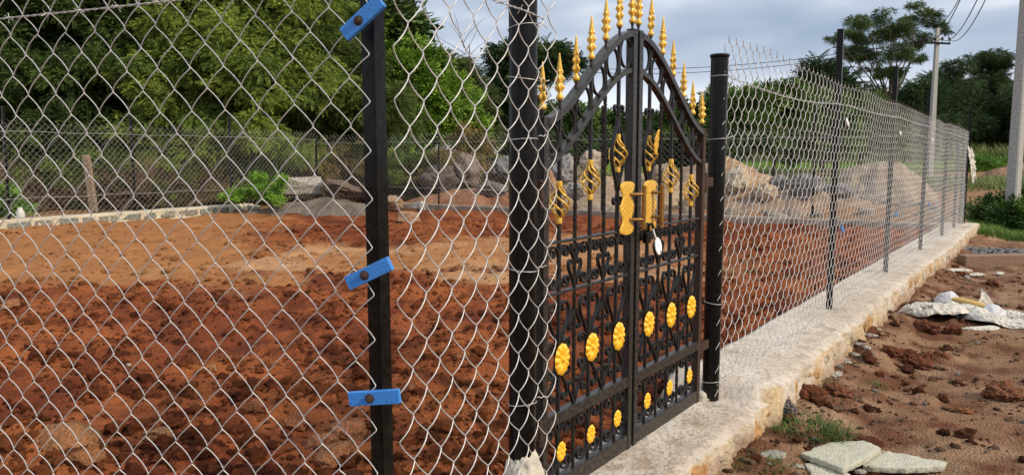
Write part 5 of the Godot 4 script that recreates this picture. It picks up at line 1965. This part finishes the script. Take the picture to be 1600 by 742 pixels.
func build_sacks() -> void:
	var s1 := sack("crumpled white woven sack with dark print, left part of the heap of sacks", [[1409, 489], [1424, 491], [1448, 497], [1478, 499], [1508, 494]], [0.015, 0.10, 0.165, 0.165, 0.12], [0.0, 0.0, 0.55, 0.6, 0.1], 0.95, 801)
	# its faded print
	var tm := TextMesh.new()
	tm.text = "MUN"
	tm.font_size = 40
	tm.pixel_size = 0.0012
	tm.depth = 0.003
	var sf := SystemFont.new()
	sf.font_names = PackedStringArray(["Droid Sans"])
	tm.font = sf
	var pr := put("print", tm, M.cable, s1)
	pr.position = on_soil(1443, 497) + Vector3(-0.03, 0.135, 0.125) - s1.position
	pr.rotation = Vector3(-0.75, -0.25, 0.32)
	sack("long folded white woven sack running from the yellow strip to the lower right", [[1502, 489], [1522, 498], [1545, 507], [1575, 511], [1612, 512]], [0.12, 0.135, 0.115, 0.09, 0.08], [0.2, 0.1, 0.5, 0.15, 0.2], 0.9, 802)
	sack("white sack trailing out of the picture at the right, behind the folded one", [[1556, 494], [1578, 497], [1600, 499], [1625, 500]], [0.06, 0.10, 0.08, 0.09], [0.1, 0.2, 0.1, 0.2], 0.8, 805)
	sack("flat cream hem of a sack nearest the camera, below the yellow strip", [[1504, 514], [1525, 515], [1548, 514], [1562, 512]], [0.012, 0.05, 0.055, 0.02], [0.0, 0.3, 0.2, 0.0], 0.5, 806)
	# the corner that stands up
	var s3 := thing("sack", "cream sack corner standing up at the back of the heap", "sack", on_soil(1538, 487), 0.35, "heap of empty sacks")
	var f := noise(5.0, 803, 3)
	var tri := MB.new()
	for face in 2:
		var p := PackedVector3Array()
		for j in 17:
			var t := j / 16.0
			for i in 17:
				var u := i / 8.0 - 1.0
				var w := (1.0 - t) * 0.17 + 0.008
				var q := Vector3(u * w + 0.03 * t, t * 0.235, -0.05 * t + 0.05 * u * u * (1.0 - t) + 0.02 * f.get_noise_2d(u * 0.4, t * 0.7))
				p.append(q - Vector3(0, 0, 0.004 * face))
		tri.grid(p, 17, 17, false, face == 1)
	put("cloth", tri.mesh(), M.cloth, s3)
	for k in 2:
		var d := on_soil([1481, 1552][k], [476, 498][k])
		var s4 := thing("sack", ["rounded pale grey plastic bag at the back of the heap of sacks", "rounded pale plastic bag right of the yellow strip"][k], "sack", d, 0.4, "heap of empty sacks")
		put("cloth", lump([Vector3(0.145, 0.15, 0.13), Vector3(0.14, 0.14, 0.13)][k], 804 + k * 20, 4, 0.12, 1, Color(1, 1, 1)), mat(lin(0.50, 0.51, 0.53), 0.45), s4)
	var e := on_soil(1520, 489)
	var s5 := thing("foam_strip", "yellow ochre strip lying across the white sacks", "foam strip", e + Vector3(0, 0.10, 0), -0.25)
	var mb := MB.new()
	var p := PackedVector3Array()
	for i in 14:
		var t := i / 13.0
		p.append(Vector3(lerpf(-0.20, 0.17, t), 0.04 - 0.07 * t + 0.008 * sin(t * 5.0), 0.02 * sin(t * 4.0)))
	mb.tube(p, [0.015, 0.026, 0.03, 0.032, 0.032, 0.034, 0.034, 0.034, 0.034, 0.032, 0.032, 0.03, 0.026, 0.016], 12)
	put("foam", mb.mesh(), mat(lin(0.44, 0.30, 0.11), 0.8), s5)

# ------------------------------------------------------------------ poles and wires
func sag_line(a: Vector3, b: Vector3, sag: float, r: float, label: String) -> void:
	var p := PackedVector3Array()
	for i in 41:
		var t := i / 40.0
		p.append(a.lerp(b, t) - Vector3(0, sag * 4.0 * t * (1.0 - t), 0))
	var mb := MB.new()
	mb.tube(p, [r], 5)
	tag(put("power_line", mb.mesh(), M.cable), label, "power line", "overhead lines")

func pole(label: String, base: Vector3, top: Vector3, w0: float, w1: float, turn: float, arm_at: float, arm_half: float, pins: int) -> Node3D:
	var o := thing("utility_pole", label, "utility pole", base, turn, "concrete utility poles")
	var h := top.y - base.y
	var mb := MB.new()
	for k in 4:
		pass
	var seg := 8
	for i in seg:
		var y0 := -0.5 + (h + 0.5) * i / seg
		var y1 := -0.5 + (h + 0.5) * (i + 1) / seg
		var a := lerpf(w0, w1, float(i) / seg) * 0.5
		var b := lerpf(w0, w1, float(i + 1) / seg) * 0.5
		var c := 0.16
		var ring0 := []
		var ring1 := []
		for q in [[1 - c, 0.62], [1, 0.62 - c], [1, -0.62 + c], [1 - c, -0.62], [-1 + c, -0.62], [-1, -0.62 + c], [-1, 0.62 - c], [-1 + c, 0.62]]:
			ring0.append(Vector3(q[0] * a, y0, q[1] * a))
			ring1.append(Vector3(q[0] * b, y1, q[1] * b))
		for k in 8:
			mb.flat_quad(ring0[(k + 1) % 8], ring0[k], ring1[k], ring1[(k + 1) % 8])
		if i == seg - 1:
			for k in range(1, 7):
				mb.flat_tri(ring1[0], ring1[k + 1], ring1[k])
	put("shaft", mb.mesh(), M.pole, o)
	if arm_half > 0:
		var ar := MB.new()
		ar.bx(Vector3(0, h - arm_at, w1 * 0.45), Vector3(arm_half, 0.055, 0.045), 0.008)
		put("crossarm", ar.mesh(), M.post, o)
		for k in pins:
			var x := lerpf(-arm_half * 0.92, arm_half * 0.92, k / maxf(pins - 1, 1))
			var ins := MB.new()
			ins.lathe(Transform3D(Basis(), Vector3(x, h - arm_at + 0.05, w1 * 0.45)), [[0.0, 0.0], [0.02, 0.0], [0.02, 0.10], [0.06, 0.12], [0.075, 0.2], [0.05, 0.27], [0.03, 0.3], [0.0, 0.31]], 10)
			put("insulator", ins.mesh(), M.post, o)
		var tp := MB.new()
		tp.lathe(Transform3D(Basis(), Vector3(0, h, 0)), [[0.0, 0.0], [0.02, 0.0], [0.02, 0.2], [0.06, 0.22], [0.07, 0.34], [0.03, 0.42], [0.0, 0.43]], 10)
		put("insulator", tp.mesh(), M.post, o)
	return o

func build_poles() -> void:
	var far_d := 45.0
	var fb := at(1454, 262, far_d)
	fb.y = soil(fb.x, far_d)
	var ft := at(1461, 44, far_d)
	ft.x = fb.x
	var turn := 0.25
	pole("pale concrete pole with a crossarm beyond the right fence", fb, ft, 0.42, 0.24, turn, 0.85, 0.82, 4)
	var nb := at(1580, 366, 16.6)
	nb.y = soil(nb.x, 16.6)
	var nt := Vector3(nb.x, 8.6, nb.z)
	pole("near concrete pole at the right edge of the picture", nb, nt, 0.36, 0.24, 0.72, 0.85, 0.9, 4)
	var gd := 58.0
	var lb := at(776, 258, gd)
	lb.y = soil(lb.x, gd)
	var lt := at(768, 84, gd)
	lt.x = lb.x
	pole("thin far concrete pole left of the round gate post", lb, lt, 0.36, 0.22, -0.1, 0.7, 0.8, 3)
	for k in 4:
		var x := lerpf(-0.75, 0.75, k / 3.0)
		var a := fb + Vector3(0, ft.y - fb.y - 0.55, 0) + Vector3(cos(turn), 0, -sin(turn)) * x
		var b := nt + Vector3(0, -0.5, 0) + Vector3(cos(0.72), 0, -sin(0.72)) * x
		if k == 1:
			a.y += 0.85
			b.y += 0.85
		sag_line(a, b, 1.5, 0.018, ["overhead line from the far pole to the near pole, leftmost of four", "overhead line from the top of the far pole to the near pole", "overhead line from the far pole to the near pole, second from the right", "overhead line from the far pole to the near pole, rightmost of four"][k])
	for k in 2:
		var a := fb + Vector3(-0.4 + 0.8 * k, ft.y - fb.y - 0.6, 0)
		var b := lb + Vector3(-0.4 + 0.8 * k, lt.y - lb.y - 0.5 - 0.25 * k, 0)
		sag_line(a, b, 1.1 + 0.15 * k, 0.02, ["upper of two overhead lines crossing the sky behind the gate", "lower of two overhead lines crossing the sky behind the gate"][k])

# ------------------------------------------------------------------ sky
func make_sky() -> PanoramaSkyMaterial:
	var w := 1280
	var h := 640
	var f := noise(1.6, 4242, 5)
	var f2 := noise(4.5, 77, 4)
	var data := PackedFloat32Array()
	data.resize(w * h * 3)
	for j in h:
		var el := PI * (0.5 - (j + 0.5) / h)
		var y := sin(el)
		for i in w:
			var c := Color(0.30, 0.24, 0.18)
			if y > -0.02:
				var ph := TAU * (i + 0.5) / w - PI
				var dir := Vector3(sin(ph) * cos(el), y * 2.6, -cos(ph) * cos(el))
				var n := f.get_noise_3dv(dir) + 0.5 * f2.get_noise_3dv(dir * Vector3(1, 2.2, 1))
				var low := smoothstep(0.13 + n * 0.07, 0.0, y)           # pale air near the horizon
				var bank := smoothstep(0.045, 0.13, y + n * 0.06) * smoothstep(0.55, 0.22, y)
				c = Color(0.62, 0.66, 0.73).lerp(Color(0.76, 0.79, 0.83), low)
				c = c.lerp(Color(0.265, 0.335, 0.445), clampf(bank * (0.85 - n * 0.65), 0, 1))
				c = c.lerp(Color(0.84, 0.86, 0.88), clampf(n * 1.2 - 0.38, 0, 0.6))
			var k := (j * w + i) * 3
			data[k] = c.r
			data[k + 1] = c.g
			data[k + 2] = c.b
	var im := Image.create_from_data(w, h, false, Image.FORMAT_RGBF, data.to_byte_array())
	var m := PanoramaSkyMaterial.new()
	m.panorama = ImageTexture.create_from_image(im)
	return m

func _ready() -> void:
	# camera, sky, sun, exposure
	var cam := Camera3D.new()
	cam.name = "camera"
	add_child(cam)
	cam.position = Vector3(0, EYE, 0)
	cam.rotation = Vector3(-TH, 0, 0)
	cam.fov = rad_to_deg(2.0 * atan(371.0 / FPX))
	cam.near = 0.05
	cam.far = 1200.0
	var env := Environment.new()
	env.background_mode = Environment.BG_SKY
	env.tonemap_mode = Environment.TONE_MAPPER_LINEAR
	env.tonemap_exposure = 1.22
	env.sdfgi_enabled = true
	env.ssao_enabled = true
	env.ssil_enabled = true
	var sky := Sky.new()
	sky.sky_material = make_sky()
	env.sky = sky
	env.background_energy_multiplier = 1.15
	var we := WorldEnvironment.new()
	we.name = "environment"
	we.environment = env
	add_child(we)
	var sun := DirectionalLight3D.new()
	sun.name = "sun"
	sun.light_energy = 0.9
	sun.light_color = Color(1.0, 0.93, 0.82)
	sun.light_angular_distance = 2.0
	sun.shadow_enabled = true
	add_child(sun)
	sun.look_at_from_position(Vector3(0.78, 0.60, 0.42), Vector3.ZERO)
	rng.seed = 7
	make_noise()
	make_materials()
	build_ground()
	build_plinths()
	build_posts()
	build_fences()
	build_gate()
	build_heaps()
	build_plants()
	build_poles()
	build_loose()
